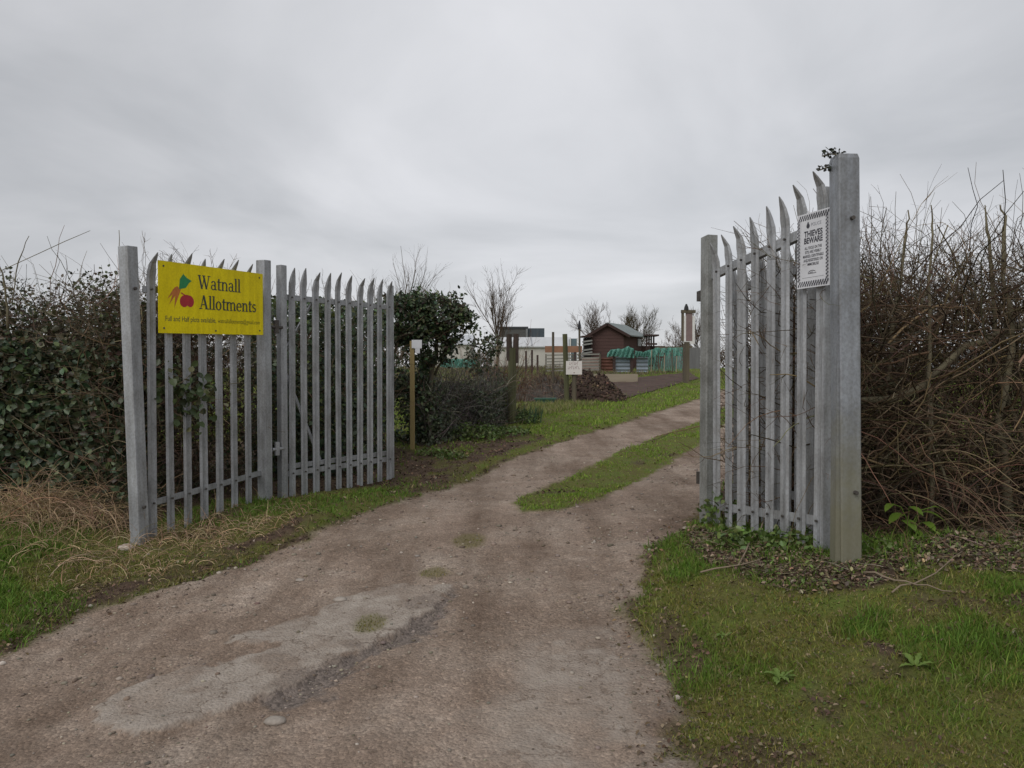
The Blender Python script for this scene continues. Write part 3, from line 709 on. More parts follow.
for a_, c_ in ((.04, .93), (.96, .93), (.04, .07), (.96, .07), (.5, .05)): MB().tube([frS(SW*a_, -.002, SH*c_), frS(SW*a_, .004, SH*c_)], .008, 8).build('screw', RUST, ysign)
fl = Flat(frS, .0008)
sz = .168*SH/.6
tw = text_width('Watnall')*sz; serif(fl, 'Watnall', SW*.335, SH*.66, sz*1.0, (SW*.42)/tw)
tw = text_width('Allotments')*sz; serif(fl, 'Allotments', SW*.345, SH*.365, sz*.98, (SW*.59)/tw)
fl.m.build('lettering', GREYTXT, yboard)
typed('lettering', 'Full and Half plots available,', frS, SW*.05, SH*.17, .062, .001, GREYTXT, yboard, width=SW*.45)
typed('lettering', 'watnallallotments@gmail.com', frS, SW*.52, SH*.17, .055, .001, FINETXT, yboard, width=SW*.44)
fl = Flat(frS, .0008)
def E(cx, cy, rx, ry, n=18, rot=0):
    return [(cx+rx*math.cos(t)*math.cos(rot)-ry*math.sin(t)*math.sin(rot), cy+rx*math.cos(t)*math.sin(rot)+ry*math.sin(t)*math.cos(rot)) for t in [2*math.pi*k/n for k in range(n)]]
for (x0, y0, x1, y1, w) in ((.135, .62, .068, .47, .028), (.15, .63, .085, .40, .034), (.16, .62, .128, .36, .034), (.145, .64, .105, .5, .03)):
    fl.poly([(SW*(x0-w*.6), SH*y0), (SW*x1, SH*y1), (SW*(x0+w*.7), SH*y0), (SW*(x0+w*.3), SH*(y0+.03))])
fl.m.build('carrot_picture', ORNG, yboard)
fl = Flat(frS, .0012)
for (x1, y1, w) in ((.21, .86, .02), (.235, .82, .026), (.27, .765, .02), (.255, .79, .02), (.222, .82, .02)):
    fl.poly([(SW*.168, SH*.625), (SW*(.5*.168+.5*x1+w*.5), SH*(.5*.625+.5*y1-.04)), (SW*x1, SH*y1), (SW*(.5*.168+.5*x1-w*.6), SH*(.5*.625+.5*y1+.03))])
fl.poly([(SW*a, SH*c) for a, c in ((.2, .69), (.25, .72), (.28, .76), (.235, .80), (.205, .85), (.2, .78))])
fl.m.build('leaf_picture', GRNP, yboard)
fl = Flat(frS, .0010)
fl.poly(E(SW*.213, SH*.46, SW*.038, SH*.085, rot=-.3)); fl.poly(E(SW*.262, SH*.465, SW*.036, SH*.085, rot=.4)); fl.poly(E(SW*.235, SH*.51, SW*.035, SH*.045))
fl.poly([(SW*.18, SH*.575), (SW*.19, SH*.585), (SW*.245, SH*.53), (SW*.235, SH*.52)])
fl.m.build('beet_picture', REDP, yboard)

# white warning sign on the right leaf
def gate_u(px, off):
    ux, uy = dR[0]/LR, dR[1]/LR; a = (R0[0]-uy*off, R0[1]+ux*off); k = (px-512)/F
    return (k*a[1]-a[0])/(ux-k*uy)
w0, w1 = gate_u(796.2, .045), gate_u(829, .045)
qa = frR(w0, .045, 0); qb = frR(w1, .045, 0)
za, zb_ = P(796.2, 216.5, qa[1])[2], P(796.4, 289.4, qa[1])[2]; za2, zb2 = P(828, 206.5, qb[1])[2], P(829, 284.8, qb[1])[2]
WW = w0-w1; WH = ((za-zb_)+(za2-zb2))/2
wsign = thing('warning_sign', 'white thieves beware notice with black checked border on the right gate', 'sign', (qa[0], qa[1], zb_))
frW = frame((qa[0], qa[1], zb_), (qb[0]-qa[0], qb[1]-qa[1]), (zb2-zb_)/WW)

wboard = MB().box(frW, 0, WW, -.004, 0, 0, WH).build('board', WHITE, wsign)
fl = Flat(frW, .0006); bw = WW*.105
nq = 13; e = WW*.03
for k in range(nq):
    x = e+(WW-2*e-.026)*k/(nq-1)
    for r_, y in enumerate((WH-e-bw*.5, e+bw*.0)):
        for s_ in (0, 1):
            x0 = x+(s_*.012); y0 = y+s_*bw*.5-(bw*.5 if r_ == 0 else 0); fl.poly([(x0, y0), (x0+.011, y0), (x0+.011+.006, y0+bw*.5), (x0+.006, y0+bw*.5)])
nv = 18
for k in range(nv):
    y = e+bw+(WH-2*e-2*bw-.014)*k/(nv-1)
    for x in (e, WW-e-bw*.72):
        for s_ in (0, 1):
            x0 = x+s_*bw*.36; y0 = y+(s_*.009); fl.poly([(x0, y0), (x0+bw*.36, y0+.004), (x0+bw*.36, y0+.0135), (x0, y0+.0095)])
fl.m.build('checked_border', BLACKP, wboard)
fl = Flat(frW, .0008)
fl.poly(E(WW*.34, WH*.825, WW*.05, WH*.03)); fl.poly(E(WW*.34, WH*.865, WW*.022, WH*.018)); fl.poly([(WW*.29, WH*.845), (WW*.39, WH*.845), (WW*.36, WH*.86), (WW*.34, WH*.885), (WW*.32, WH*.86)])
fl.m.build('crest', BLACKP, wboard)
typed('lettering', 'POLICE', frW, WW*.43, WH*.815, .03, .0009, mat('pale_grey_print', (.35, .36, .4), None, 5, .6), wboard, width=WW*.3)
for t_, yv, wd, sz_ in (('THIEVES', .685, .56, .05), ('BEWARE', .595, .56, .05)): typed('lettering', t_, frW, WW*.5, WH*yv, sz_, .0009, BLACKP, wboard, width=WW*wd, align='CENTER', bold=.0016)
for t_, yv, wd in (('ALL TOOLS ON THIS', .515, .52), ('SITE ARE VISIBLY', .46, .5), ('MARKED, IDENTIFIABLE', .405, .62), ('AND REGISTERED ON', .35, .58), ('IMMOBILISE', .295, .34)):
    typed('lettering', t_, frW, WW*.5, WH*yv, .024, .0009, BLACKP, wboard, width=WW*wd, align='CENTER', bold=.0004)
fl = Flat(frW, .0008)
fl.strip(*(lambda a: (a[1], a[2]))(arc(WW*.47, WH*.195, WW*.12, WH*.035, .004, .004, 20, 200))); fl.rect(WW*.36, WH*.185, WW*.6, WH*.192); fl.rect(WW*.4, WH*.2, WW*.5, WH*.208); fl.rect(WW*.17, WH*.135, WW*.83, WH*.138)
fl.m.build('emblem', BLACKP, wboard)

# ------------------------------------------------------------------ hedges
def hedge_twigs(poly, n, H, rng, L=(.4, 1.1), r=(.002, .006), cols=((1, 1, 1),), jit=.28, upb=.05, K=7, pow_=1.0, var=.35):
    q = in_poly(poly, n, rng); z0 = gz(q[:, 0], q[:, 1])
    h = H(q[:, 0], q[:, 1])
    z = z0+h*rng.uniform(0, 1, n)**pow_*.95
    d = rng.normal(0, 1, (n, 3)); d[:, 2] = np.abs(d[:, 2])*.9
    ln = rng.uniform(*L, n)
    return twigset(np.stack([q[:, 0], q[:, 1], z], -1), d, ln, rng.uniform(r[0], r[1], n), rng, K=K, jit=jit, bias=(0, 0, upb), cols=cols, var=var)[0]
def side_shoots(pa, n, rng, L, r, cols, jit=.2, bias=(0, 0, 0)):
    i = rng.integers(0, len(pa), n); k = rng.integers(1, pa.shape[1]-1, n); p = pa[i, k]; d = unit(pa[i, k+1]-pa[i, k])+rng.normal(0, .8, (n, 3))
    return twigset(p, d, rng.uniform(*L, n), rng.uniform(*r, n), rng, K=5, jit=jit, bias=bias, cols=cols)
BROWN = ((1, .95, .84), (.68, .63, .56), (1.4, 1.36, 1.2), (1.0, 1.04, .76), (1.0, .82, .7))
rh = np.random.default_rng(21)

# right: bare hawthorn hedge
HR = [(2.12, 4.95), (2.05, 5.6), (2.1, 6.4), (2.6, 7.8), (3.4, 8.6), (10.5, 8.0), (10.5, 5.6), (6, 5.35), (3.6, 5.15)]
hr = thing('hawthorn_hedge', 'tall bare hawthorn hedge, a tangle of brown twigs right of the tall gate post', 'hedge', (3.2, 5.6, .33))
def Hr(x, y): return 1.80+.2*fbm(x*1.5, y*1.5, 3, 9)+.25*sstep(2.2, 4, x)
HRF = [(2.12, 4.95), (2.03, 5.6), (2.2, 6.3), (5.6, 6.5), (6.2, 5.4), (3.6, 5.15)]
HRS = [(2.05, 5.5), (1.98, 6.4), (2.4, 7.8), (3.5, 8.3), (3.6, 6.4), (2.6, 5.6)]
def keep_r0(ts, K=7):
    v, q, t, c = ts; m_ = K*3; vv = v.reshape(-1, m_, 3); ok = (vv[..., 0] > .262*vv[..., 1]).all(1); n_ = int(ok.sum()); f_ = q.reshape(len(vv), -1, 4)[0]
    return vv[ok].reshape(-1, 3), (f_[None]+np.arange(n_)[:, None, None]*m_).reshape(-1, 4), None, c.reshape(-1, m_, 3)[ok].reshape(-1, 3)
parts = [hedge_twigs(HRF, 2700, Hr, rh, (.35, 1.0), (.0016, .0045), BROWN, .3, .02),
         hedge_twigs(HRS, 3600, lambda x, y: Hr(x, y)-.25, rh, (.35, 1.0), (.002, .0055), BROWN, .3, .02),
         hedge_twigs(HR, 5600, lambda x, y: Hr(x, y)-.1, rh, (.5, 1.2), (.003, .0075), [tuple(c*.5 for c in b) for b in BROWN], .3, .02)]  # back twigs tinted darker to stand in for shade inside the hedge
# heavier woody branches and arching canes in lighter tan at the front of the hedge
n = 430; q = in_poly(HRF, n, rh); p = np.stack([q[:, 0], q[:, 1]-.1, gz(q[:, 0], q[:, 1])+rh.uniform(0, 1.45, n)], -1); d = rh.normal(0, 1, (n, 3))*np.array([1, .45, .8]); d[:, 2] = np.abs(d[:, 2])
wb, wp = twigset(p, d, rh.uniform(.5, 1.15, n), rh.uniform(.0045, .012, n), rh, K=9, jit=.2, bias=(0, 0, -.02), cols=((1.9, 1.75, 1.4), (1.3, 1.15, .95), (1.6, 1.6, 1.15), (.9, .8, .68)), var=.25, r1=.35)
parts.append(wb); parts.append(side_shoots(wp, 900, rh, (.1, .4), (.002, .004), BROWN)[0])
# drooping bramble canes at the front foot
q = in_poly([(2.1, 4.85), (5.5, 5.1), (5.5, 5.5), (2.1, 5.3)], 420, rh); p = np.stack([q[:, 0], q[:, 1], gz(q[:, 0], q[:, 1])+rh.uniform(0, .9, 420)], -1)
d = rh.normal(0, 1, (420, 3)); d[:, 2] = np.abs(d[:, 2]); d[:, 1] -= .4
parts.append(twigset(p, d, rh.uniform(.4, 1.1, 420), rh.uniform(.0025, .005, 420), rh, K=9, jit=.14, bias=(0, -.03, -.18), cols=((1.5, 1.35, 1.1), (1.2, .9, .75), (1.1, 1.05, .8)), var=.25)[0])
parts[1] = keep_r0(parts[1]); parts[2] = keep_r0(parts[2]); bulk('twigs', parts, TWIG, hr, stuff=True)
# long thin shoots rising over the top
n = 170; q = in_poly(HRF, n, rh); p = np.stack([q[:, 0], q[:, 1], gz(q[:, 0], q[:, 1])+1.5], -1)
d = rh.normal(0, .55, (n, 3)); d[:, 2] = 1
t1, pa = twigset(p, d, rh.uniform(.5, 1.15, n), rh.uniform(.004, .007, n), rh, K=8, jit=.16, bias=(0, 0, .0), cols=BROWN, var=.25, r1=.3)
t2, pb = side_shoots(pa, 1500, rh, (.1, .45), (.0016, .0028), BROWN)
t3, _ = side_shoots(pb, 1800, rh, (.04, .15), (.0012, .002), BROWN)
bulk('shoots', [t1, t2, t3], TWIG, hr, stuff=True)
def stem(pts, r0, r1, parent, m=BARK, name='stem', rng=rh, n=7):
    pts = [Vector(p) for p in pts]; out = []
    for a, b_ in zip(pts[:-1], pts[1:]):
        for k in range(4): out.append(a.lerp(b_, k/4)+Vector(rng.normal(0, r0*.45, 3)))
    out.append(pts[-1]); rs = list(np.linspace(r0, r1, len(out))*rng.uniform(.85, 1.2, len(out)))
    return MB().tube(out, rs, n).build(name, m, parent, smooth=True)
stem([P(846, 408, 5.3), P(920, 392, 5.35), P(965, 345, 5.45), P(1035, 322, 5.5)], .03, .02, hr)
stem([P(930, 540, 5.3), P(932, 430, 5.3), P(928, 330, 5.35), P(934, 235, 5.4), P(931, 205, 5.4)], .019, .004, hr)
stem([P(1012, 560, 5.35), P(1000, 420, 5.4), P(1012, 330, 5.4), P(1004, 230, 5.45), P(1000, 205, 5.45)], .032, .004, hr)
stem([P(1100, 600, 5.6), P(1045, 480, 5.5), P(1000, 390, 5.5), P(990, 240, 5.5), P(985, 205, 5.5)], .03, .004, hr)
stem([P(885, 520, 5.6), P(880, 420, 5.6), P(893, 330, 5.6), P(905, 235, 5.7), P(908, 210, 5.7)], .024, .004, hr)
stem([P(860, 500, 5.7), P(900, 360, 5.7), P(948, 225, 5.8)], .017, .004, hr)
stem([P(960, 520, 5.2), P(925, 425, 5.25), P(870, 470, 5.2)], .01, .005, hr)
stem([P(770, 530, 6.3), P(775, 420, 6.3), P(800, 300, 6.3)], .03, .012, hr)
stem([P(735, 500, 6.8), P(790, 350, 6.6), P(850, 330, 6.4)], .025, .012, hr)
for k in range(11):
    x = 2.5+.75*k+rh.uniform(-.2, .2); y = 6.1+rh.uniform(-.3, .5); z = float(gz(x, y))
    stem([(x, y, z-.05), (x+rh.normal(0, .12), y, z+.7), (x+rh.normal(0, .3), y+rh.normal(0, .2), z+1.5), (x+rh.normal(0, .4), y, z+2.1)], .034, .004, hr)
n = 60; uu = rh.uniform(.05, LR-.4, n); p = np.array([frR(u, -.12, z) for u, z in zip(uu, rh.uniform(.1, 2.0, n))])
d = rh.normal(0, .55, (n, 3))+np.array([-.55, -.35, .25]); tg, pg_ = twigset(p, d, rh.uniform(.25, .55, n), rh.uniform(.002, .0038, n), rh, K=8, jit=.2, cols=((.7, .6, .5), (.9, .75, .62)), var=.2)
tg2, _ = side_shoots(pg_, 150, rh, (.05, .2), (.0014, .002), BROWN); 
def keep_right(ts, K):   # drop the twigs that would hang out over the track
    v, q, t, c = ts; m_ = K*3; vv = v.reshape(-1, m_, 3); ok = (vv[..., 0] > .262*vv[..., 1]).all(1); v2 = vv[ok]; n_ = len(v2); f_ = q.reshape(len(vv), -1, 4)[0]
    return v2.reshape(-1, 3), (f_[None]+np.arange(n_)[:, None, None]*m_).reshape(-1, 4), None, c.reshape(-1, m_, 3)[ok].reshape(-1, 3)
tg = keep_right(tg, 8); tg2 = keep_right(tg2, 5); parts_gate = 0
bulk('gate_twigs', [tg, tg2], TWIG, hr, stuff=True)
# a few clinging dead leaves and a fleck of ivy
n = 1600; q = in_poly(HRF, n, rh); z = gz(q[:, 0], q[:, 1])+Hr(q[:, 0], q[:, 1])*rh.uniform(.02, 1, n)**1.5
bulk('dead_leaves', [leafset(np.stack([q[:, 0], q[:, 1], z], -1), rh.normal(size=(n, 3)), rh.uniform(.02, .045, n), tints(n, [(.12, .075, .05), (.09, .06, .045), (.18, .12, .08)], rh, .25), rh)], LITTER, hr, stuff=True)

def leaf_cloud(pts, rng, size, cols, outward=None, var=.3, aspect=.75, up=.35):
    n = len(pts); nr = rng.normal(size=(n, 3))
    if outward is not None: nr += np.asarray(outward)
    nr[:, 2] += up
    return leafset(pts, nr, rng.uniform(*size, n), tints(n, cols, rng, var), rng, aspect, .3)
IVY = [(.042, .074, .034), (.06, .095, .044), (.03, .052, .028), (.095, .125, .07), (.072, .10, .038)]
def hedge_leaves(poly, n, H, rng, size, cols, lo=0, hi=1, out=(.3, -1.0, .2), clump=.5, seed=0):
    q = in_poly(poly, int(n*2.2), rng); z0 = gz(q[:, 0], q[:, 1]); f = rng.uniform(lo, hi, len(q)); z = z0+H(q[:, 0], q[:, 1])*f
    c = fbm(q[:, 0]*2.6+z*1.3, q[:, 1]*2.6+z*3.1, 3, 40+seed); kp = rng.uniform(0, 1, len(q)) < sstep(clump-.14, clump+.08, c)
    p = np.stack([q[:, 0], q[:, 1], z], -1)[kp][:n]
    return leaf_cloud(p, rng, size, cols, out)

# left: ivy-grown hedge beside the fence
HA = [(-10, 6.9), (-4.3, 6.7), (-3.35, 6.35), (-3.15, 6.9), (-3.7, 9), (-10, 9)]
ha = thing('ivy_hedge', 'thick hedge at far left, dark ivy leaves below and bare twigs on top', 'hedge', (-4.6, 7.3, .3))
def Ha(x, y): return 2.0+.6*(fbm(x*1.6, y*1.6, 3, 13)-.5)-.1*sstep(-6, -4, x)
HAF = [(-7, 6.75), (-4.3, 6.6), (-3.35, 6.3), (-3.2, 6.9), (-4.4, 7.5), (-7, 7.6)]
bulk('leaves', [hedge_leaves(HAF, 20000, Ha, rh, (.03, .085), IVY+[(.12, .155, .085), (.10, .13, .06), (.09, .085, .045)], .06, .76, (.3, -1, .3), .46, 1),
                hedge_leaves(HAF, 9000, Ha, rh, (.02, .045), [(.06, .075, .03), (.08, .09, .035), (.11, .08, .05), (.05, .06, .03)], .55, 1.06, (.2, -.8, .6), .40, 2),
                hedge_leaves(HA, 24000, lambda x, y: Ha(x, y)-.10, rh, (.035, .075), [(.06, .075, .03), (.08, .08, .04), (.09, .07, .045)], .4, .97, (.2, -.8, .6), .33, 3)], LEAF, ha, stuff=True)
bulk('twigs', [hedge_twigs(HAF, 1300, lambda x, y: Ha(x, y)-.1, rh, (.3, .9), (.0018, .005), BROWN, .3, .03, pow_=.7),
               hedge_twigs(HA, 2600, Ha, rh, (.4, 1.0), (.003, .007), BROWN, .3, .03)], TWIG, ha, stuff=True)
n = 40; q = in_poly(HAF, n, rh); p = np.stack([q[:, 0], q[:, 1], gz(q[:, 0], q[:, 1])+1.75], -1); d = rh.normal(0, .4, (n, 3)); d[:, 2] = 1
t1, pa = twigset(p, d, rh.uniform(.1, .32, n), rh.uniform(.003, .005, n), rh, K=6, jit=.2, cols=BROWN); t2, _ = side_shoots(pa, 500, rh, (.05, .22), (.0014, .0022), BROWN)
bulk('shoots', [t1, t2], TWIG, ha, stuff=True)
for k in range(5):
    px = rh.uniform(0, 118); py = rh.uniform(300, 450); stem([P(px, py, 6.55), P(px+rh.normal(0, 25), py-rh.uniform(10, 60), 6.6), P(px+rh.normal(0, 45), py-rh.uniform(30, 90), 6.75)], .0055, .0025, ha, name='branch', n=5)
for k in range(6):
    x = -3.7-.75*k; y = 7.3+rh.uniform(-.2, .3); z = float(gz(x, y)); stem([(x, y, z), (x+rh.normal(0, .2), y, z+.9), (x+rh.normal(0, .4), y-.2, z+1.9)], .03, .012, ha)
stem([P(0, 345, 6.75), P(60, 335, 6.8), P(125, 330, 6.6)], .018, .01, ha)
stem([P(8, 330, 6.6), P(6, 290, 6.6), P(-2, 258, 6.6)], .012, .005, ha, name='shoot', n=5)
stem([P(12, 305, 6.6), P(18, 262, 6.6), P(29, 236, 6.55)], .006, .003, ha, name='shoot', n=5)
stem([P(121, 300, 6.7), P(120, 262, 6.7), P(119, 230, 6.7)], .005, .003, ha, name='shoot', n=5)

# brown bramble mass behind the fence panel
HB = [(-3.25, 6.15), (-2.75, 7.25), (-2.8, 8.2), (-3.6, 8.4), (-3.9, 7.2), (-3.6, 6.3)]
hb = thing('bramble_hedge', 'brown tangle of brambles behind the fence with the yellow sign', 'hedge', (-3.1, 7.0, .2))
Hb = lambda x, y: 1.95+.2*(fbm(x*2, y*2, 2, 15)-.5)
bulk('twigs', [hedge_twigs(HB, 2600, Hb, rh, (.3, .8), (.0016, .0045), BROWN, .32, .0)], TWIG, hb, stuff=True)
bulk('leaves', [hedge_leaves(HB, 2600, Hb, rh, (.03, .06), [(.05, .06, .025), (.09, .06, .04), (.04, .055, .025)], .05, 1, (.9, -.6, .2), .45, 4)], LEAF, hb, stuff=True)
n = 26; us_ = rh.uniform(.1, LAB-.1, n); p = np.array([frA(u, -.2, 2.0) for u in us_]); d = rh.normal(0, .3, (n, 3)); d[:, 2] = 1
t1, pa = twigset(p, d, rh.uniform(.25, .62, n), rh.uniform(.0025, .004, n), rh, K=7, jit=.15, cols=((.9, .7, .65), (.7, .6, .5))); t2, _ = side_shoots(pa, 130, rh, (.04, .16), (.0013, .002), BROWN)
bulk('shoots', [t1, t2], TWIG, hb, stuff=True)
# ivy sprig pushing out between the pales
iv = thing('ivy_sprig', 'clump of green ivy leaves pushing out between the fence pales under the yellow sign', 'ivy', frA(.5, -.05, 1.1))
n = 190; pc = np.array(frA(.46, .0, 1.16)); p = pc+rh.normal(0, 1, (n, 3))*np.array([.13, .10, .13]); 
bulk('leaves', [leaf_cloud(p, rh, (.045, .085), [(.06, .09, .03), (.09, .12, .045), (.05, .075, .03), (.11, .11, .05)], (.9, -.6, .2), .25, .8)], LEAF, iv, stuff=True)
t1, _ = twigset(np.repeat(pc[None], 14, 0)+rh.normal(0, .05, (14, 3)), rh.normal(0, 1, (14, 3)), rh.uniform(.15, .4, 14), rh.uniform(.002, .004, 14), rh, cols=BROWN)
bulk('stems', [t1], TWIG, iv)

# dark ivy bush behind the left leaf
HC = [(-2.7, 8.3), (-1.85, 9.05), (-1.65, 10.3), (-2.2, 11.5), (-3.6, 10.5), (-3.3, 8.9)]
hc = thing('ivy_bush', 'dense dark green ivy bush behind the open left gate leaf', 'bush', (-2.4, 9.8, .15))
Hc = lambda x, y: 2.1+.35*(fbm(x*1.5, y*1.5, 3, 19)-.5)
bulk('leaves', [hedge_leaves(HC, 15000, Hc, rh, (.04, .08), IVY+[(.09, .12, .03)], .03, 1.02, (.9, -.8, .3), .40, 6)], LEAF, hc, stuff=True)
bulk('twigs', [hedge_twigs(HC, 1500, lambda x, y: Hc(x, y)-.2, rh, (.3, .9), (.002, .005), BROWN, .3, .06)], TWIG, hc, stuff=True)
n = 40; q = in_poly(HC, n, rh); p = np.stack([q[:, 0], q[:, 1], np.full(n, 2.2)], -1); d = rh.normal(0, .35, (n, 3)); d[:, 2] = 1
t1, pa = twigset(p, d, rh.uniform(.15, .5, n), rh.uniform(.003, .005, n), rh, K=6, jit=.15, cols=((1.0, .75, .65), (.8, .7, .55))); t2, _ = side_shoots(pa, 200, rh, (.05, .2), (.0015, .0024), BROWN)
bulk('shoots', [t1, t2], TWIG, hc, stuff=True)
for k in range(3):
    x = -2.3-.35*k; y = 9.9+.3*k; z = float(gz(x, y)); stem([(x, y, z), (x+.1, y-.1, z+.9), (x-.1, y, z+1.9)], .04, .015, hc, name='trunk')

# holly tree overhanging beside the stake
def blob(c, r, n, rng):
    v = unit(rng.normal(size=(n, 3)))*rng.uniform(.45, 1.0, (n, 1))**.5
    nz = .75+.5*fbm(v[:, 0]*2.2+c[0]*3, v[:, 1]*2.2+v[:, 2]*2.7, 3, int(abs(c[2])*37) % 90)
    return np.array(c)+v*np.array(r)*nz[:, None]
def ragged(p, rng, f=3.2, lo=.36, hi=.5):
    c = fbm(p[:, 0]*f+p[:, 1], p[:, 2]*f*1.2, 3, 61); return p[rng.uniform(0, 1, len(p)) < .18+.82*sstep(lo, hi, c)]
ho = thing('holly_tree', 'dark holly tree with overhanging crown beyond the end of the left gate', 'tree', (-1.35, 11.9, .25))
pts = np.concatenate([blob(P(412, 322, 11.6), (.5, .5, .42), 3600, rh), blob(P(438, 318, 11.6), (.42, .5, .36), 2600, rh), blob(P(458, 318, 11.5), (.26, .35, .22), 1000, rh), blob(P(405, 365, 11.8), (.4, .5, .6), 2600, rh), blob(P(412, 410, 11.9), (.5, .5, .6), 2300, rh), blob(P(470, 318, 11.5), (.12, .15, .1), 160, rh), blob(P(425, 303, 11.6), (.4, .4, .16), 700, rh), blob(P(432, 345, 11.6), (.3, .35, .3), 1100, rh), blob(P(450, 332, 11.5), (.22, .25, .2), 500, rh), blob(P(397, 310, 11.4), (.3, .4, .3), 900, rh), blob(P(445, 352, 11.7), (.2, .25, .22), 260, rh)])
pts = ragged(pts, rh); sprig = []
for k in range(60):
    c = pts[rh.integers(0, len(pts))]; d = unit(c-np.array(P(420, 335, 11.6))+rh.normal(0, .15, 3)); sprig.append(c+d*rh.uniform(0, .22, (22, 1))+rh.normal(0, .03, (22, 3)))
br_ = pts[(pts[:, 0] > P(440, 0, 11.5)[0]) & (pts[:, 0] < P(465, 0, 11.5)[0])]; br_ = br_[rh.integers(0, len(br_), 700)]+rh.normal(0, .03, (700, 3))
bulk('crown', [leaf_cloud(np.concatenate([pts]+sprig), rh, (.04, .085), IVY+[(.08, .11, .04), (.06, .045, .03), (.1, .13, .06)], (.3, -.6, .4), .4, .6), leaf_cloud(br_, rh, (.03, .06), [(.09, .055, .04), (.07, .05, .035), (.06, .07, .03)], (.3, -.8, .3), .3, .6)], LEAF, ho, stuff=True)
zt0 = float(gz(-1.35, 11.9))
stem([(-1.35, 11.9, zt0), (-1.3, 11.8, 1.1), (-1.2, 11.7, 1.9), (-.95, 11.6, 2.3)], .05, .02, ho, name='trunk')
stem([(-1.25, 11.8, 1.4), (-.9, 11.6, 1.9), (-.62, 11.5, 2.15)], .025, .01, ho, name='limb')
tw_, pa = twigset(pts[rh.integers(0, len(pts), 260)], rh.normal(0, 1, (260, 3)), rh.uniform(.2, .5, 260), rh.uniform(.003, .006, 260), rh, cols=BROWN)
bulk('twigs', [tw_], TWIG, ho, stuff=True)

# thin bramble row between the stake and the rough post
HE = [hit(425, 455), hit(470, 436), hit(510, 424), hit(512, 418), hit(470, 420), hit(425, 440)]
HE = [(-1.25, 11.3), (-.45, 12.9), (.05, 15.2), (-.3, 15.8), (-1.3, 13.5), (-1.7, 12)]
he = thing('bramble_thicket', 'low grey brown bramble thicket between the pale stake and the dark split post', 'thicket', (-.7, 13.2, .3))
Hee = lambda x, y: 1.0+.75*(fbm(x*1.6, y*1.6, 3, 23)-.5)
bulk('twigs', [hedge_twigs(HE, 1300, Hee, rh, (.3, .95), (.003, .006), ((.95, 1.1, 1.3), (.7, .8, .95), (1.3, 1.5, 1.7)), .25, .06)], TWIG, he, stuff=True)
bulk('leaves', [hedge_leaves(HE, 12000, Hee, rh, (.03, .065), [(.065, .09, .045), (.085, .115, .055), (.10, .09, .065), (.14, .16, .09)], .02, .9, (.4, -.9, .2), .40, 8)], LEAF, he, stuff=True)
# leafy briar standing out of it
br = thing('briar', 'slender leafy briar standing above the thicket left of the dark post', 'shrub', (-.62, 13.4, .3))
b0 = P(480, 420, 13.4); pts_ = [b0, P(477, 375, 13.4), P(480, 345, 13.4), P(470, 330, 13.4)]
stem(pts_, .014, .006, br, name='stem'); stem([P(477, 370, 13.4), P(492, 345, 13.4), P(500, 338, 13.4)], .009, .004, br, name='branch'); stem([P(478, 365, 13.4), P(466, 350, 13.4), P(458, 342, 13.4)], .009, .004, br, name='branch')
p = np.concatenate([blob(P(480, 355, 13.4), (.3, .3, .4), 420, rh), blob(P(492, 345, 13.4), (.22, .2, .2), 200, rh)])
bulk('leaves', [leaf_cloud(p, rh, (.035, .075), [(.05, .07, .03), (.07, .09, .045), (.08, .07, .04)], None, .3)], LEAF, br, stuff=True)
# reddish osier shoots about the dark post
os_ = thing('osier_shoots', 'reddish brown upright shoots around the top of the dark split post', 'shrub', (.0, 15.2, .45))
n = 70; p = np.array(P(504, 420, 15.3))+rh.normal(0, 1, (n, 3))*np.array([.22, .2, .05]); d = rh.normal(0, .16, (n, 3)); d[:, 2] = 1
t1, pa = twigset(p, d, rh.uniform(1.0, 2.1, n), rh.uniform(.004, .007, n), rh, K=8, jit=.1, cols=((1.3, .85, .68), (1.0, .82, .7)), var=.2); t2, _ = side_shoots(pa, 420, rh, (.1, .4), (.003, .004), ((1.3, .8, .6),))
bulk('shoots', [t1, t2], TWIG, os_, stuff=True)

# weeds
def weed(px, py, r, h, n, label, cols, size=(.03, .07), name='weed', aspect=.6):
    x, y = hit(px, py); z = g1(x, y); t = thing(name, label, 'weed', (x, y, z))
    a = rh.uniform(0, 2*np.pi, n); rr = r*np.sqrt(rh.uniform(0, 1, n)); p = np.stack([x+rr*np.cos(a), y+rr*np.sin(a), z+h*rh.uniform(.05, 1, n)*(1-.6*(rr/r)**2)], -1)
    bulk('leaves', [leaf_cloud(p, rh, size, cols, None, .25, aspect, 1.0)], LEAF, t, stuff=True)
    k = max(6, n//14); st, _ = twigset(np.stack([x+rh.normal(0, r*.3, k), y+rh.normal(0, r*.3, k), np.full(k, z)], -1), rh.normal(0, .5, (k, 3))+np.array([0, 0, 1]), np.full(k, h*.9), np.full(k, .003), rh, K=5, cols=((.7, 1, .4),))
    bulk('stems', [st], TWIG, t); return t
WG = [(.11, .18, .035), (.13, .19, .055), (.085, .14, .03), (.17, .22, .07)]
weed(474, 441, .5, .3, 700, 'bushy green weed at the foot of the bramble thicket', WG)
weed(450, 461, .22, .12, 160, 'small green weed on bare soil near the pale stake', WG)
weed(505, 437, .45, .14, 420, 'spreading green weed by the track below the dark post', WG)
weed(522, 425, .35, .3, 380, 'tall green weed beside the dark split post', WG)
weed(432, 458, .2, .12, 120, 'little green weed close to the pale stake', WG)
weed(722, 530, .16, .3, 130, 'leafy green weed at the foot of the end of the right gate', WG, (.03, .06), aspect=.8)
weed(747, 552, .22, .13, 170, 'low green weed below the middle of the right gate', WG, (.03, .06), aspect=.8)
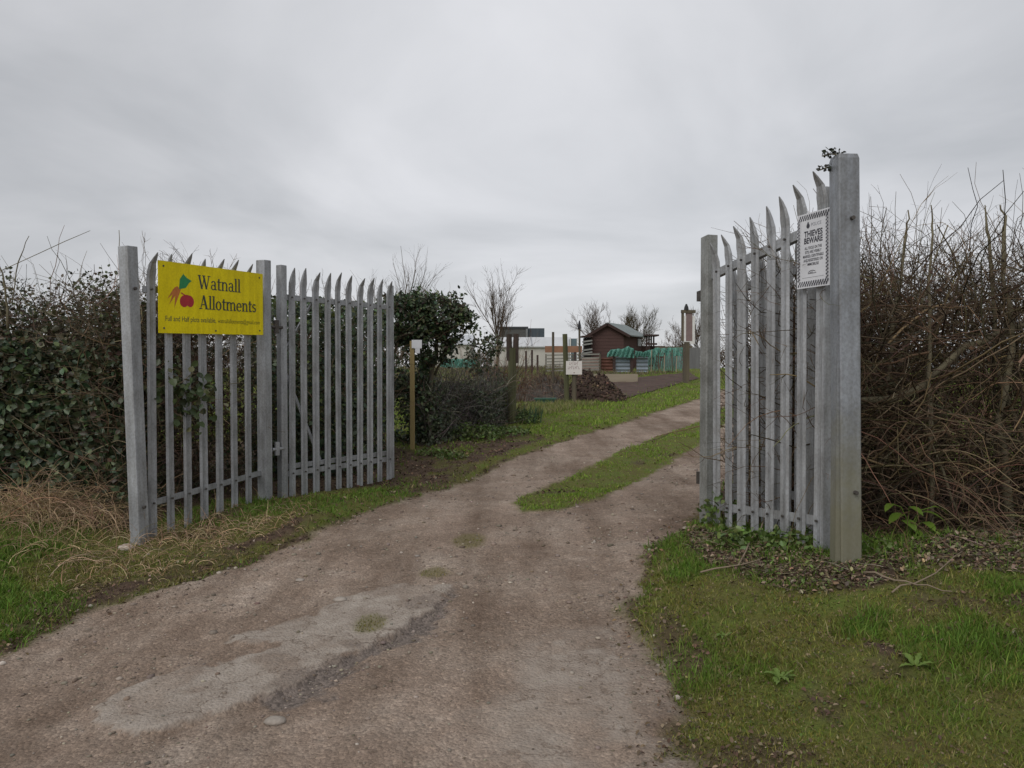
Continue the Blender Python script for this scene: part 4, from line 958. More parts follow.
weed(795, 556, .22, .12, 130, 'small green weed below the pales near the tall gate post', WG, (.03, .05), aspect=.8)
weed(875, 562, .14, .08, 60, 'sparse green weed just right of the foot of the tall gate post', WG, (.02, .04), aspect=.8)

def leafblade(b, base, d, L, w, droop, folds=.15, lobes=0):
    """one big broad leaf, curved along its length"""
    d = Vector(d).normalized(); sd = d.cross(Vector((0, 0, 1))).normalized(); n = 7; vs = []
    up = Vector((0, 0, 1))
    for k in range(n+1):
        t = k/n; c = Vector(base)+d*L*t+up*(-droop*L*t*t)
        ww = w*.5*math.sin(math.pi*min(1, .12+t*.88))**.7*(1 if not lobes else (1 if k % 2 else .55))
        if k == n: ww = .001
        vs += [c-sd*ww+up*ww*folds, c, c+sd*ww+up*ww*folds]
    b.add(vs, [(3*k+j, 3*k+j+1, 3*k+4+j, 3*k+3+j) for k in range(n) for j in range(2)])
ARUM = mat('arum_leaf', (.16, .25, .035), (.12, .2, .03), 12, .4, spec=.4, trans=.2)
x, y = hit(905, 543); y -= .05
ar = thing('arum_plant', 'clump of broad bright green leaves under the hedge right of the gate post', 'plant', (x, y, g1(x, y)))
for (px, py, dx, dy, L, w) in ((896, 522, -.9, -.3, .13, .085), (905, 528, .2, -.8, .12, .08), (911, 515, .3, -.5, .11, .07), (930, 520, .8, -.4, .15, .08), (926, 530, .3, -.9, .1, .07), (888, 512, -.6, -.4, .1, .05), (938, 515, .7, -.1, .11, .06), (916, 538, .2, -.9, .08, .05)):
    q = P(px-dx*8, py-8, y); b = MB(); leafblade(b, q, (dx, dy, .1), L*.9, w, .6); b.build('leaf', ARUM, ar, smooth=True)
    MB().tube([(x+rh.normal(0, .03), y+rh.normal(0, .02), g1(x, y)), (np.array(q)*.5+np.array([x, y, q[2]-.04])*.5), q], [.004, .003, .003], 5).build('stalk', ARUM, ar)
DAND = mat('dandelion_leaf', (.17, .24, .05), (.12, .19, .04), 12, .5, trans=.2)
def rosette(px, py, n, L, label, w=.035):
    x, y = hit(px, py); z = g1(x, y)+.006; t = thing('dandelion', label, 'plant', (x, y, z))
    for k in range(int(n*1.6)):
        a = rh.uniform(0, 2*math.pi); b = MB(); leafblade(b, (x+.01*math.cos(a), y+.01*math.sin(a), z+.01), (math.cos(a), math.sin(a), rh.uniform(.2, 1.3)), L*rh.uniform(.4, 1.1), w*rh.uniform(.5, .9), rh.uniform(.3, .7), .3, 1); b.build('leaf', DAND, t)
rosette(780, 692, 9, .085, 'dandelion rosette in the middle of the right verge')
rosette(915, 680, 6, .12, 'dandelion with long leaves beside the mole hole', .045)
rosette(724, 650, 6, .05, 'small dandelion rosette in the grass near the right track edge', .024)
# fallen sticks
def stick(pts, r, label):
    q = [(*hit(*p[:2]), 0) for p in pts]; w = [(a, b_, g1(a, b_)+.02+dz) for (a, b_, _), dz in zip(q, [p[2] for p in pts])]
    out = []
    for i in range(len(w)-1):
        for k in range(4): out.append(np.array(w[i])*(1-k/4)+np.array(w[i+1])*k/4+rh.normal(0, .006, 3))
    out.append(np.array(w[-1])); o = MB().tube(out, list(np.linspace(r, r*.5, len(out))), 6).build('stick', mat('dry_stick', (.27, .21, .15), (.18, .14, .1), 20, .9), None, origin=w[0], smooth=True)
    tag(o, label, 'stick')
stick([(738, 577, 0), (765, 540, .08), (790, 505, .25)], .006, 'thin dry stick leaning against the right gate pales')
stick([(700, 585, 0), (760, 575, .02)], .006, 'short dry stick on the soil in front of the right gate')
stick([(862, 585, 0), (905, 597, .02), (952, 605, 0)], .006, 'long dry stick on the soil right of the tall gate post')
stick([(890, 604, 0), (935, 590, .02), (962, 570, .03)], .005, 'crossed dry stick below the bare hedge')
x, y = hit(116, 524)
lg = MB().tube([(x-.12, y+.15, g1(x, y)+.06), (x+.12, y+.1, g1(x, y)+.06)], .05, 10).build('log', WOODG, None, origin=(x, y, g1(x, y)), smooth=True); tag(lg, 'short mossy log in the dead grass behind the left end post', 'log')
# sprig stuck on top of the tall gate post
sp = thing('ivy_sprig', 'withered dark sprig caught on the top of the tall gate post', 'ivy', P(836, 157, 4.33))
n = 46; pts = np.array([P(*v, 4.33) for v in zip(rh.uniform(822, 841, n), rh.uniform(150, 155, n))])+rh.normal(0, .008, (n, 3)); pts2 = np.array([P(*v, 4.36) for v in zip(rh.uniform(820, 832, n//2), rh.uniform(165, 171, n//2))])
bulk('leaves', [leaf_cloud(np.concatenate([pts, pts2]), rh, (.012, .03), [(.05, .05, .04), (.08, .075, .06), (.04, .05, .03)], None, .25)], LEAF, sp)
MB().tube([P(842, 156, 4.33), P(832, 154, 4.33), P(822, 156, 4.33)], .004, 5).build('stem', BARK, sp)
MB().tube([P(836, 166, 4.4), P(828, 167, 4.36), P(820, 170, 4.36)], .004, 5).build('stem', BARK, sp)

# ------------------------------------------------------------------ posts, notices and the allotments beyond
def wood_post(name, label, px, ptop, pbase, w, m, group=None, cat='post', rnd=True, lean=0, Yf=None):
    if Yf: Yv = Yf; x = P(px, 380, Yv)[0]
    else: x, Yv = hit(px, pbase)
    z = g1(x, Yv); zt = P(px, ptop, Yv)[2]
    b = MB()
    if rnd: b.tube([(x, Yv, z-.1), (x+lean*.5, Yv, (z+zt)/2), (x+lean, Yv, zt)], [w/2, w/2*.97, w/2*.93], 9)
    else: b.hexa([(x+a*w/2+l, Yv+c*w/2, zz) for zz, l in ((z-.1, 0), (zt, lean)) for a, c in ((-1, -1), (1, -1), (1, 1), (-1, 1))])
    o = b.build(name, m, None, origin=(x, Yv, z)); tag(o, label, cat, group); print(label, round(x, 2), round(Yv, 2), round(zt-z, 2)); return (x, Yv, z, zt)
# pale stake with a small white notice
sx, sy, sz0, szt = wood_post('stake', 'slim pale wooden stake holding a small white notice beside the holly tree', 412.5, 341, 452, .064, WOODY, rnd=False)
nt = thing('notice', 'small white notice with a torn lower edge on top of the pale stake', 'notice', (sx+.06, sy-.06, szt-.15))
frN = frame((sx-.0, sy-.052, szt-.11), (1, .1)); MB().box(frN, 0, .15, -.004, 0, 0, .125).build('sheet', WHITE, nt); MB().box(frN, .05, .12, -.006, -.002, -.075, .0).build('torn_strip', WHITE, nt)
# dark split post
px_, py_, pz_, pzt = wood_post('post', 'dark thick split wooden post at the end of the bramble thicket', 512, 348, 426, .17, WOODG)
b = MB(); b.tube([(px_-.05, py_, pzt-.25), (px_-.06, py_, pzt+.27)], [.062, .055], 7); tag(b.build('post', mat('rotten_wood', (.07, .05, .04), (.035, .028, .022), 8, .9, .6, 20), None, origin=(px_-.08, py_, pzt-.25)), 'dark rotten stump end strapped to the split post top, left half', 'post')
b = MB(); b.tube([(px_+.07, py_+.03, pzt-.3), (px_+.08, py_+.03, pzt+.28)], [.06, .055], 7); tag(b.build('post', mat('rotten_wood_brown', (.085, .06, .05), (.04, .03, .025), 8, .9, .6, 20), None, origin=(px_+.1, py_, pzt-.3)), 'dark rotten stump end strapped to the split post top, right half', 'post')
wood_post('stake', 'thin weathered brown stake standing in the bramble thicket right of the pale stake', 430.5, 350, 446, .05, WOODP)
# two sign posts and hand-written sign
mx, my, mz, mzt = wood_post('post', 'mossy leaning wooden post behind the white handwritten sign', 574, 361, 405, .13, WOODP)
mx2, my2, mz2, mzt2 = wood_post('post', 'green mossy post rising above the white handwritten sign', 567, 334, 405, .14, WOODG, lean=-.06)
wood_post('post', 'slim grey post left of the white handwritten sign', 553, 332, 402, .075, WOODP)
hs = thing('handwritten_sign', 'white board with faint handwritten lines on posts by the dung heap', 'sign', (mx, my-.1, P(574, 375, my)[2]))
zq0, zq1 = P(573, 374.5, my-.1)[2], P(573, 361, my-.1)[2]; xq0, xq1 = P(566, 370, my-.1)[0], P(582, 370, my-.1)[0]
frH = frame((xq0, my-.1, zq0), (1, 0)); HW, HH = xq1-xq0, zq1-zq0
MB().box(frH, 0, HW, -.012, 0, 0, HH).build('board', mat('chalky_white_board', (.74, .7, .67), (.66, .62, .59), 6, .7), hs)
INK = mat('faded_red_ink', (.36, .25, .25), None, 30, .7); fl = Flat(frH, .002)
for (yy_, xs_) in ((.72, (.2, .3, .42, .52, .6, .7)), (.4, (.12, .22, .34, .44, .56, .66, .78))):
    for k, xv in enumerate(xs_):
        fl.rect(HW*xv, HH*yy_, HW*(xv+.02), HH*(yy_+.2)); fl.rect(HW*xv, HH*(yy_+.1*(k % 3)), HW*(xv+.07), HH*(yy_+.1*(k % 3)+.035))
fl.rect(HW*.46, HH*.1, HW*.56, HH*.16); fl.m.build('handwriting', INK, hs)
# noticeboard by the track
bx, by = P(686, 372, 30)[0], 30.0; bz = g1(bx, by)
nb = thing('noticeboard', 'tall narrow noticeboard with white frame and brown panel on a wooden post', 'noticeboard', (bx, by, bz))
def pz(py, Yv): return P(686, py, Yv)[2]
_fn = frame((bx, by, 0), (1, .15))
def frn(u, v, z): return _fn(u*1.25, v*1.25, z)
b = MB(); b.box(frn, -.085, .085, -.085, .085, bz-.1, pz(342, by)); b.build('post', WOODP, nb)
b = MB(); b.box(frn, -.019, .199, -.02, .02, pz(341, by), pz(313, by)); b.build('panel', mat('brown_panel', (.26, .19, .18), (.2, .145, .14), 6, .8), nb)
WF = mat('chipped_white_paint', (.8, .8, .78), (.62, .6, .57), 9, .7)
for (u0_, u1_, z0_, z1_) in ((-.09, -.02, 341.1, 316), (.20, .28, 341.1, 316), (-.09, .28, 344, 341.2)):
    b = MB(); b.box(frn, u0_, u1_, -.03, .035, pz(z0_, by), pz(z1_, by)); b.build('frame', WF, nb)
b = MB(); b.box(frn, -.16, -.085, -.03, .03, pz(341, by), pz(313, by)); b.box(frn, -.17, .30, -.04, .05, pz(313, by), pz(310, by)); b.build('frame', WOODP, nb)
b = MB(); b.tube([frn(0, 0, pz(310, by)), frn(0, 0, pz(307, by)), frn(0, 0, pz(304, by))], [.10, .08, .03], 8); b.build('cap', mat('black_cap', (.03, .03, .03), None, 8, .6), nb)

# dung heap, brush heap, soil plot
def heap(name, px0, px1, pyt, pyb, label, cat, m, seed, depth=1.1, rough=.5, tilt=0):
    xa, ya = hit((px0+px1)/2, pyb-3); x0, x1 = P(px0, 380, ya)[0], P(px1, 380, ya)[0]; h = P(512, pyt, ya)[2]-g1(xa, ya)
    n = 90; u = np.linspace(-1.05, 1.05, n); U, V_ = np.meshgrid(u, u); R = np.hypot(U, V_)
    nz = fbm(U*3+seed, V_*3, 4, seed); nf = fbm(U*11, V_*11+seed, 3, seed+5)
    Hh = np.sign(1-R)*np.abs(1-R**2.6)**.6*np.clip(1-tilt*U, .2, 1.3)
    Hh = np.where(R > 1, -.15, Hh)
    Zz = h*Hh*(.55+.7*nz)+(nf-.5)*rough*h*np.clip(1.1-R, 0, 1)
    Xx = (x0+x1)/2+U*(x1-x0)/2; Yy = ya+.5*depth+V_*depth; Zw = gz(Xx, Yy)+Zz-.02
    id_ = np.arange(n*n).reshape(n, n); q = np.stack([id_[:-1, :-1], id_[:-1, 1:], id_[1:, 1:], id_[1:, :-1]], -1).reshape(-1, 4)
    o = link(name, mesh_np(name, np.stack([Xx, Yy, Zw], -1).reshape(-1, 3), q, smooth=False), m, None, origin=((x0+x1)/2, ya+.5*depth, g1(xa, ya))); tag(o, label, cat); print(label, xa, ya, h)
    return Xx, Yy, Zw, ya
MUCK = mat('dung_brown', (.10, .066, .05), (.028, .019, .016), 3, .95, .8, 8)
_dung = heap('dung_heap', 568, 629, 374, 405, 'dark brown dung heap behind the white handwritten sign', 'dung heap', MUCK, 3, tilt=.5, rough=.8)
Xx, Yy, Zw, ya = _dung
rc = np.random.default_rng(8); k = 3200; i = rc.integers(0, Xx.size, k); sel = Zw.ravel()[i] > gz(Xx.ravel()[i], Yy.ravel()[i])+.03; i = i[sel]; k = len(i)
c_ = np.stack([Xx.ravel()[i], Yy.ravel()[i], Zw.ravel()[i]], -1); v_ = IV[None]*rc.uniform(.01, .036, (k, 1, 1))*rc.uniform(.5, 1.5, (k, len(IV), 1))*rc.uniform(.5, 1.7, (k, 1, 3))
bulk('clods', [((v_+c_[:, None]).reshape(-1, 3), None, (IF[None]+np.arange(k)[:, None, None]*len(IV)).reshape(-1, 3), np.repeat(tints(k, [(.09, .06, .045), (.05, .034, .027), (.15, .105, .07), (.035, .025, .02)], rc, .3), len(IV), 0))], LITTER, bpy.data.objects['dung_heap'], stuff=True)
Xx, Yy, Zw, ya = heap('brush_heap', 512, 576, 377, 405, 'grey brown heap of cut brambles left of the white handwritten sign', 'brush heap', mat('brush_brown', (.11, .095, .082), (.05, .042, .037), 5, .95, .8, 10), 5)
rb = np.random.default_rng(5); i = rb.integers(0, Xx.size, 1100); p = np.stack([Xx.ravel()[i], Yy.ravel()[i], Zw.ravel()[i]], -1)
bulk('twigs', [twigset(p, rb.normal(0, 1, (1100, 3))+np.array([0, 0, .5]), rb.uniform(.2, .6, 1100), rb.uniform(.005, .01, 1100), rb, K=5, cols=((1.2, 1.12, 1.08), (.9, .82, .82), (1.6, 1.5, 1.4)))[0]], TWIG, bpy.data.objects['brush_heap'], stuff=True)
# wisps of straw on the dung heap come from its material; dug plot
pl = hits([(598, 382), (690, 372.6), (700, 379), (660, 390), (630, 399), (600, 402)])
pl_n = 60
px_u = np.array(pl); lo, hi = px_u.min(0), px_u.max(0); U, V_ = np.meshgrid(np.linspace(lo[0], hi[0], 160), np.linspace(lo[1], hi[1], 120)); ins = sdist(pl, U, V_)
Zp = gzd(U, V_)+.02+.09*fbm(U*2.5, V_*2.5, 4, 77)*sstep(-.05, .4, ins)
id_ = np.arange(U.size).reshape(U.shape); q = np.stack([id_[:-1, :-1], id_[:-1, 1:], id_[1:, 1:], id_[1:, :-1]], -1).reshape(-1, 4); q = q[ins.ravel()[q].min(1) > 0]
us_, inv = np.unique(q, return_inverse=True)
o = link('soil_plot', mesh_np('soil_plot', np.stack([U, V_, Zp], -1).reshape(-1, 3)[us_], inv.reshape(-1, 4)), mat('dug_soil', (.10, .06, .045), (.05, .031, .025), 2.5, .95, .8, 6)); o['kind'] = 'structure'; o['label'] = 'dug brown soil of an allotment plot beside the track'
# raised bed
ax, ay = hit(597, 386); cx, cy = hit(638, 385); Yb = 30.0
x0, x1 = P(597, 380, Yb)[0], P(638, 380, Yb)[0]; zb0 = g1(x0, Yb); rbx = thing('raised_bed', 'long pale timber raised bed behind the dung heap', 'raised bed', (x0, Yb, zb0))
zt = P(610, 374.2, Yb)[2]; frb = frame((x0, Yb, 0), (1, .03)); wl = x1-x0
for (a, b_, c, d_) in ((0, wl, -.04, 0), (0, wl, -1.2, -1.16), (0, .04, -1.159, -.041), (wl-.04, wl, -1.159, -.041)):
    MB().box(frb, a, b_, c, d_, zb0-.3, zt).build('plank', WOODL, rbx)
MB().box(frb, .041, wl-.041, -1.159, -.041, zb0-.3, zt-.06).build('soil', MUCK, rbx)
# green trough beside the track
tx, ty = hit(545, 405); tz = g1(tx, ty); trg = thing('trough', 'small green plastic trough in the grass below the brush heap', 'trough', (tx, ty, tz))
GP = mat('green_plastic', (.06, .13, .095), (.045, .1, .075), 6, .5)
s_ = (P(556, 400, ty)[0]-P(534, 400, ty)[0])/2; b = MB()
def tapered(b, cx, cy, z0, z1, wx, wy, k): b.hexa([(cx+a*wx*kk, cy+c*wy*kk, z) for z, kk in ((z0, k), (z1, 1)) for a, c in ((-1, -1), (1, -1), (1, 1), (-1, 1))])
tapered(b, tx, ty, tz, tz+.13, s_*.9, .16, .85); b.build('body', GP, trg)
b = MB(); tapered(b, tx, ty, tz+.131, tz+.165, s_, .19, .98); b.build('lid', GP, trg)

# daffodil-like leaves
df = thing('leaf_clump', 'clump of upright blue green leaves at the track side below the trough', 'plant', (*hit(530, 424), g1(*hit(530, 424))))
c = hit(530, 424); n = 60; q = np.array(c)+rh.normal(0, .12, (n, 2)); p = np.stack([q[:, 0], q[:, 1], gzd(q[:, 0], q[:, 1])], -1)
bulk('leaves', [blades(p, rh.uniform(.25, .45, n), np.full(n, .012), rh.uniform(.1, .5, n), tints(n, [(.07, .12, .06), (.06, .1, .045)], rh, .15), rh)], GRASS, df)
rt = thing('grass_tussock', 'tall yellow green tussock of rough grass behind the dark split post', 'grass tussock', (*hit(540, 412), g1(*hit(540, 412))))
q = in_poly(hits([(516, 428), (552, 415), (600, 406), (560, 403), (516, 408)]), 2600, rh); p = np.stack([q[:, 0], q[:, 1], gzd(q[:, 0], q[:, 1])], -1)
bulk('blades', [blades(p, rh.uniform(.06, .2, 2600), np.full(2600, .008), rh.uniform(.2, .9, 2600), tints(2600, [(.24, .25, .08), (.28, .25, .12), (.17, .22, .05)], rh, .2), rh)], GRASS, rt, stuff=True)

# --- far fence line: rails, corrugated sheets, netting
YF = 40.0
def fx(px, Yv=YF): return P(px, 370, Yv)[0]
def fz(py, Yv=YF): return P(512, py, Yv)[2]
gF = float(gz(0, YF))
CORR = mat('corrugated_grey', (.27, .31, .35), (.2, .235, .27), 3, .5, metal=.2); CORR2 = mat('corrugated_rust', (.19, .085, .06), (.12, .055, .04), 3, .8)
def corrugated(px0, px1, py0, py1, Yv, m, label, horiz=True):
    x0, x1 = fx(px0, Yv), fx(px1, Yv); z0, z1 = fz(py1, Yv), fz(py0, Yv); nr = 48; b = MB()
    zs = np.linspace(z0, z1, nr+1); off = .02*np.sin(np.arange(nr+1)*2*math.pi/12)
    vs = [(x, Yv+o, z) for z, o in zip(zs, off) for x in (x0, x1)]+[(x, Yv+o+.008, z) for z, o in zip(zs, off) for x in (x0, x1)]; n2 = 2*(nr+1)
    fs = [(2*i, 2*i+1, 2*i+3, 2*i+2) for i in range(nr)]+[(n2+2*i, n2+2*i+2, n2+2*i+3, n2+2*i+1) for i in range(nr)]
    b.add(vs, fs); o = b.build('corrugated_sheet', m, None, origin=(x0, Yv, z0)); tag(o, label, 'metal sheet', 'corrugated sheets along the plot fence')
corrugated(615.5, 630, 357, 372, YF, CORR, 'blue grey corrugated sheet under the green netting, left one')
corrugated(636.5, 648, 357, 372, YF, CORR, 'blue grey corrugated sheet under the green netting, right one')
corrugated(600, 613, 358, 371, YF+.1, CORR2, 'rusty red corrugated sheet in the far plot fence')
corrugated(582, 599.5, 358.5, 371, YF+.2, mat('patchy_boards', (.36, .31, .27), (.22, .13, .1), 1.6, .8), 'patchy pale and rusty sheet right of the white handwritten sign')
DPOST = mat('dark_fence_post', (.075, .05, .045), (.045, .032, .03), 6, .9)
for k, (px, pt, lab) in enumerate(((600, 352, 'dark thin post between the patchy and the rusty sheets'), (614, 351, 'dark post between the rusty and the blue grey sheets'), (631.5, 349, 'dark post in the middle of the blue grey sheets'))):
    wood_post('fence_post', lab, px, pt, 373, .12, DPOST, 'posts of the far plot fence', Yf=YF-.15, rnd=False)
NET = mat('green_netting', (.3, .56, .48), (.12, .34, .28), 1.8, .7, trans=.35, stretch=(3, 3, .6))
def net(px0, px1, tops, bots, Yv, label, open_=False):
    n = 70; b = MB(); vs = []; r = np.random.default_rng(int(px0))
    pxs = np.linspace(px0, px1, n); tp = np.interp(pxs, *zip(*tops))+np.convolve(r.normal(0, .5, n+8), np.ones(9)/5, 'valid'); bt = np.interp(pxs, *zip(*bots))+np.convolve(r.normal(0, .5, n+8), np.ones(9)/5, 'valid')
    rows = 14
    for i in range(n):
        for j in range(rows+1):
            t = j/rows; py = tp[i]*(1-t)+bt[i]*t; yo = .10*math.sin(i*.55+j*.35)+.05*math.sin(i*1.7-j*.6)+.02*r.normal()
            vs.append((fx(pxs[i], Yv), Yv+yo, fz(py, Yv)))
    fs = []
    for i in range(n-1):
        for j in range(rows):
            if open_ and ((i % 2 == 1 and j > 4) or r.uniform() < .08): continue
            fs.append((i*(rows+1)+j, (i+1)*(rows+1)+j, (i+1)*(rows+1)+j+1, i*(rows+1)+j+1))
    b.add(vs, fs); o = b.build('netting', NET, None, origin=(fx(px0, Yv), Yv, fz(370, Yv))); tag(o, label, 'netting', 'green netting on the plot fence')
net(607, 634, ((607, 354), (611, 349), (622, 349), (628, 346.5), (634, 349)), ((607, 357), (612, 356), (622, 357.5), (634, 357.5)), YF-.3, 'bunched green netting draped over the blue grey sheets')
net(635, 650, ((635, 351), (642, 352), (650, 350)), ((635, 357), (650, 357)), YF-.3, 'short bunch of green netting above the right hand blue grey sheet')
net(648, 684, ((648, 351), (655, 348), (684, 347.5)), ((648, 371), (684, 371)), YF+.2, 'tall open green netting panel left of the noticeboard', True)
net(440, 476, ((440, 361), (455, 358), (476, 359)), ((440, 367), (476, 368)), YF, 'low green netting seen through the thin hedge')
cr = thing('cane_frame', 'pale canes and grey top rail holding the tall green netting', 'frame', (fx(666, YF+.4), YF+.4, gF))
MB().bar((fx(655, YF+.4), YF+.4, fz(347.5, YF+.4)), (fx(692, YF+.4), YF+.4, fz(347, YF+.4)), .06, .09).build('top_rail', WOODP, cr)
for px, dx, pt, m_ in ((650, .6, 350, WOODL), (657.5, -.5, 353, WOODP), (663, .2, 355, WOODL), (671, -.3, 350, WOODP), (675, .5, 356, WOODL), (682, 0, 349, WOODP)): MB().bar((fx(px, YF+.35), YF+.05, fz(372)), (fx(px+dx, YF+.35), YF+.05, fz(pt)), .045, .045).build('cane', m_, cr)

# field gate with pale rails and orange boards
fg = thing('field_gate', 'pale horizontal railed gate behind the posts left of the shed', 'gate', (fx(575), YF+1, gF))
for py in (354.5, 358, 361, 364, 367, 370): MB().bar((fx(546, 39), 39, fz(py+.8, 39)), (fx(600, 39), 39.2, fz(py-.4, 39)), .05, .075).build('rail', mat('pale_rail', (.30, .29, .255), (.20, .19, .17), 3, .7), fg)
for px in (546, 573, 600): MB().bar((fx(px, 39), 39.05, fz(372, 39)), (fx(px, 39), 39.05, fz(354, 39)), .05, .06).build('upright', WOODP, fg)
ob = MB(); ob.box(frame((fx(545, 42), 42, 0), (1, 0)), 0, fx(582, 42)-fx(545, 42), -.04, 0, fz(352.5, 42), fz(346, 42))
tag(ob.build('board', mat('orange_board', (.31, .165, .10), (.23, .12, .075), 2, .8), None, origin=(fx(545, 42), 42, fz(352, 42))), 'long orange brown board across the far plot', 'board')
for k, (px, pt, lab) in enumerate(((526, 351, 'thin dark post, leftmost of the far plot'), (532, 350, 'thin dark post, second from the left in the far plot'), (537.5, 355, 'short dark post left of the orange board'), (575, 352, 'dark post under the right end of the orange board'))):
    wood_post('fence_post', lab, px, pt, 371, .1, DPOST, 'thin posts in the far plot', Yf=38, rnd=False)

# shed
YS = 45.0; gS = float(gz(0, YS))
def sx_(px, Yv=YS): return P(px, 370, Yv)[0]
def sz_(py, Yv=YS): return P(512, py, Yv)[2]
shed = thing('shed', 'dark red brown timber shed with a grey green felt roof', 'shed', (sx_(607), YS, gS))
SHW = mat('red_brown_boards', (.10, .056, .049), (.078, .045, .04), 2, .85, stretch=(.3, .3, 6)); ROOF = mat('felt_roof', (.25, .28, .275), (.19, .22, .215), 2, .9)
xl, xr, zap, zev = sx_(591), sx_(623.5), sz_(324.2), sz_(333.5); xm = sx_(606.5); dpt = 2.6; skew = .98
def back(x, k=1): return (x+skew*k, YS+dpt*k)
b = MB(); pts = [(xl, YS, gS-.2), (xr, YS, gS-.2), (xr, YS, zev), (xm, YS, zap), (xl, YS, zev)]; off = [(x+1.55, y+dpt, z) for x, y, z in pts]
b.add(pts+off, [(0, 1, 2, 3, 4), (9, 8, 7, 6, 5), (1, 6, 7, 2), (0, 4, 9, 5)]); b.build('walls', SHW, shed)
b = MB()
for k in range(11):
    z = gS+.1+k*.2
    if z < zev-.05: b.box(WID, xl-.01, xr+.01, YS-.012, YS-.004, z, z+.007)
b.build('board_joints', mat('board_gap', (.065, .04, .037), None, 3, .9), shed)
def roof_side(xe, ze, out):
    b = MB(); t = .07; o = .22; xe2 = xe+out*.35; slope = (zap-ze)/(xm-xe); ze2 = zap-slope*(xm-xe2)
    p = [(xm, YS-o, zap+.03), (xe2, YS-o, ze2+.03), (xe2+1.55+.1, YS+dpt+o, ze2+.03), (xm+1.55+.1, YS+dpt+o, zap+.03)]
    b.hexa(p+[(x, y, z+t) for x, y, z in p]); return b.build('roof', ROOF, shed)
roof_side(xr, zev, 1); roof_side(xl, zev, -1)
FASC = mat('fascia_dark', (.06, .035, .03), None, 3, .8); b = MB()
for xe, out in ((xr, 1), (xl, -1)):
    xe2 = xe+out*.35; sl_ = (zap-zev)/(xm-xe); b.bar((xm, YS-.25, zap), (xe2, YS-.25, zap-sl_*(xm-xe2)), .04, .16)
b.build('fascia', FASC, shed)
b = MB(); b.hexa([(x, y, z) for z in (sz_(345), sz_(337.5)) for x, y in ((xr+1.19, YS+1.95), (xr+1.48, YS+2.45), (xr+1.49, YS+2.44), (xr+1.20, YS+1.94))]); b.build('window', mat('window_pane', (.45, .47, .48), None, 3, .2), shed)
# stack of grey boards left of the shed
st = thing('board_stack', 'stack of grey boards on a dark rack leaning on the left of the shed', 'board stack', (sx_(587), YS-.3, gS))
for py in (341, 344, 349.5, 352.5):
    MB().bar((sx_(582.5), YS-.3, sz_(py+1)), (sx_(591), YS-.25, sz_(py-.3)), .5, .09).build('board', mat('grey_board', (.3, .3, .28), (.2, .2, .19), 3, .8), st)
b = MB(); b.box(WID, sx_(584), sx_(590.8), YS-.2, YS+.6, gS-.1, sz_(338)); b.build('rack', mat('dark_rack', (.035, .03, .028), None, 3, .9), st)
MB().box(WID, sx_(581), sx_(592), YS-.6, YS+.5, sz_(337.5), sz_(336)).build('cover', FASC, st)
# capped pole
pp = thing('pole', 'tall grey pole with a black cap left of the shed', 'pole', (sx_(579.3, 38), 38, float(gz(0, 38))))
MB().tube([(sx_(579.8, 38), 38, float(gz(3, 38))-.1), (sx_(579.3, 38), 38, sz_(328, 38))], .055, 8).build('shaft', WOODP, pp)
MB().tube([(sx_(579.3, 38), 38, sz_(329, 38)), (sx_(579.3, 38), 38, sz_(325, 38)), (sx_(579.3, 38), 38, sz_(320.5, 38))], [.09, .08, .02], 8).build('cap', mat('black_plastic', (.03, .03, .035), None, 8, .5), pp)
# pergola right of the shed
pg = thing('pergola', 'dark open wooden pergola to the right of the shed', 'pergola', (sx_(652, 47), 47, gS))
for px in (646.5, 649, 653.5, 656): MB().bar((sx_(px, 47), 47+(.8 if px > 650 else 0), gS), (sx_(px, 47), 47+(.8 if px > 650 else 0), sz_(335.5, 47)), .09, .09).build('post', DPOST, pg)
MB().bar((sx_(644, 47), 47.3, sz_(335.2, 47)), (sx_(658, 47), 47.3, sz_(335.4, 47)), 1.2, .1).build('top', DPOST, pg)
MB().bar((sx_(645, 47), 47, sz_(344, 47)), (sx_(657, 47), 47, sz_(344, 47)), .06, .12).build('rail', DPOST, pg)
MB().box(WID, sx_(640, 47), sx_(668, 47), 47.9, 48, gS-.1, sz_(345.5, 47)).build('side_board', mat('brown_boards', (.12, .075, .065), None, 3, .9), pg)
b = MB(); b.box(WID, sx_(655, 50), sx_(700, 50), 50, 50.08, gS-.1, sz_(347.5, 50)); tag(b.build('fence', mat('grey_fence_boards', (.19, .19, .19), (.13, .13, .13), 2, .9, stretch=(4, 1, .3)), None, origin=(sx_(655, 50), 50, gS)), 'low grey board fence behind the green netting', 'fence')

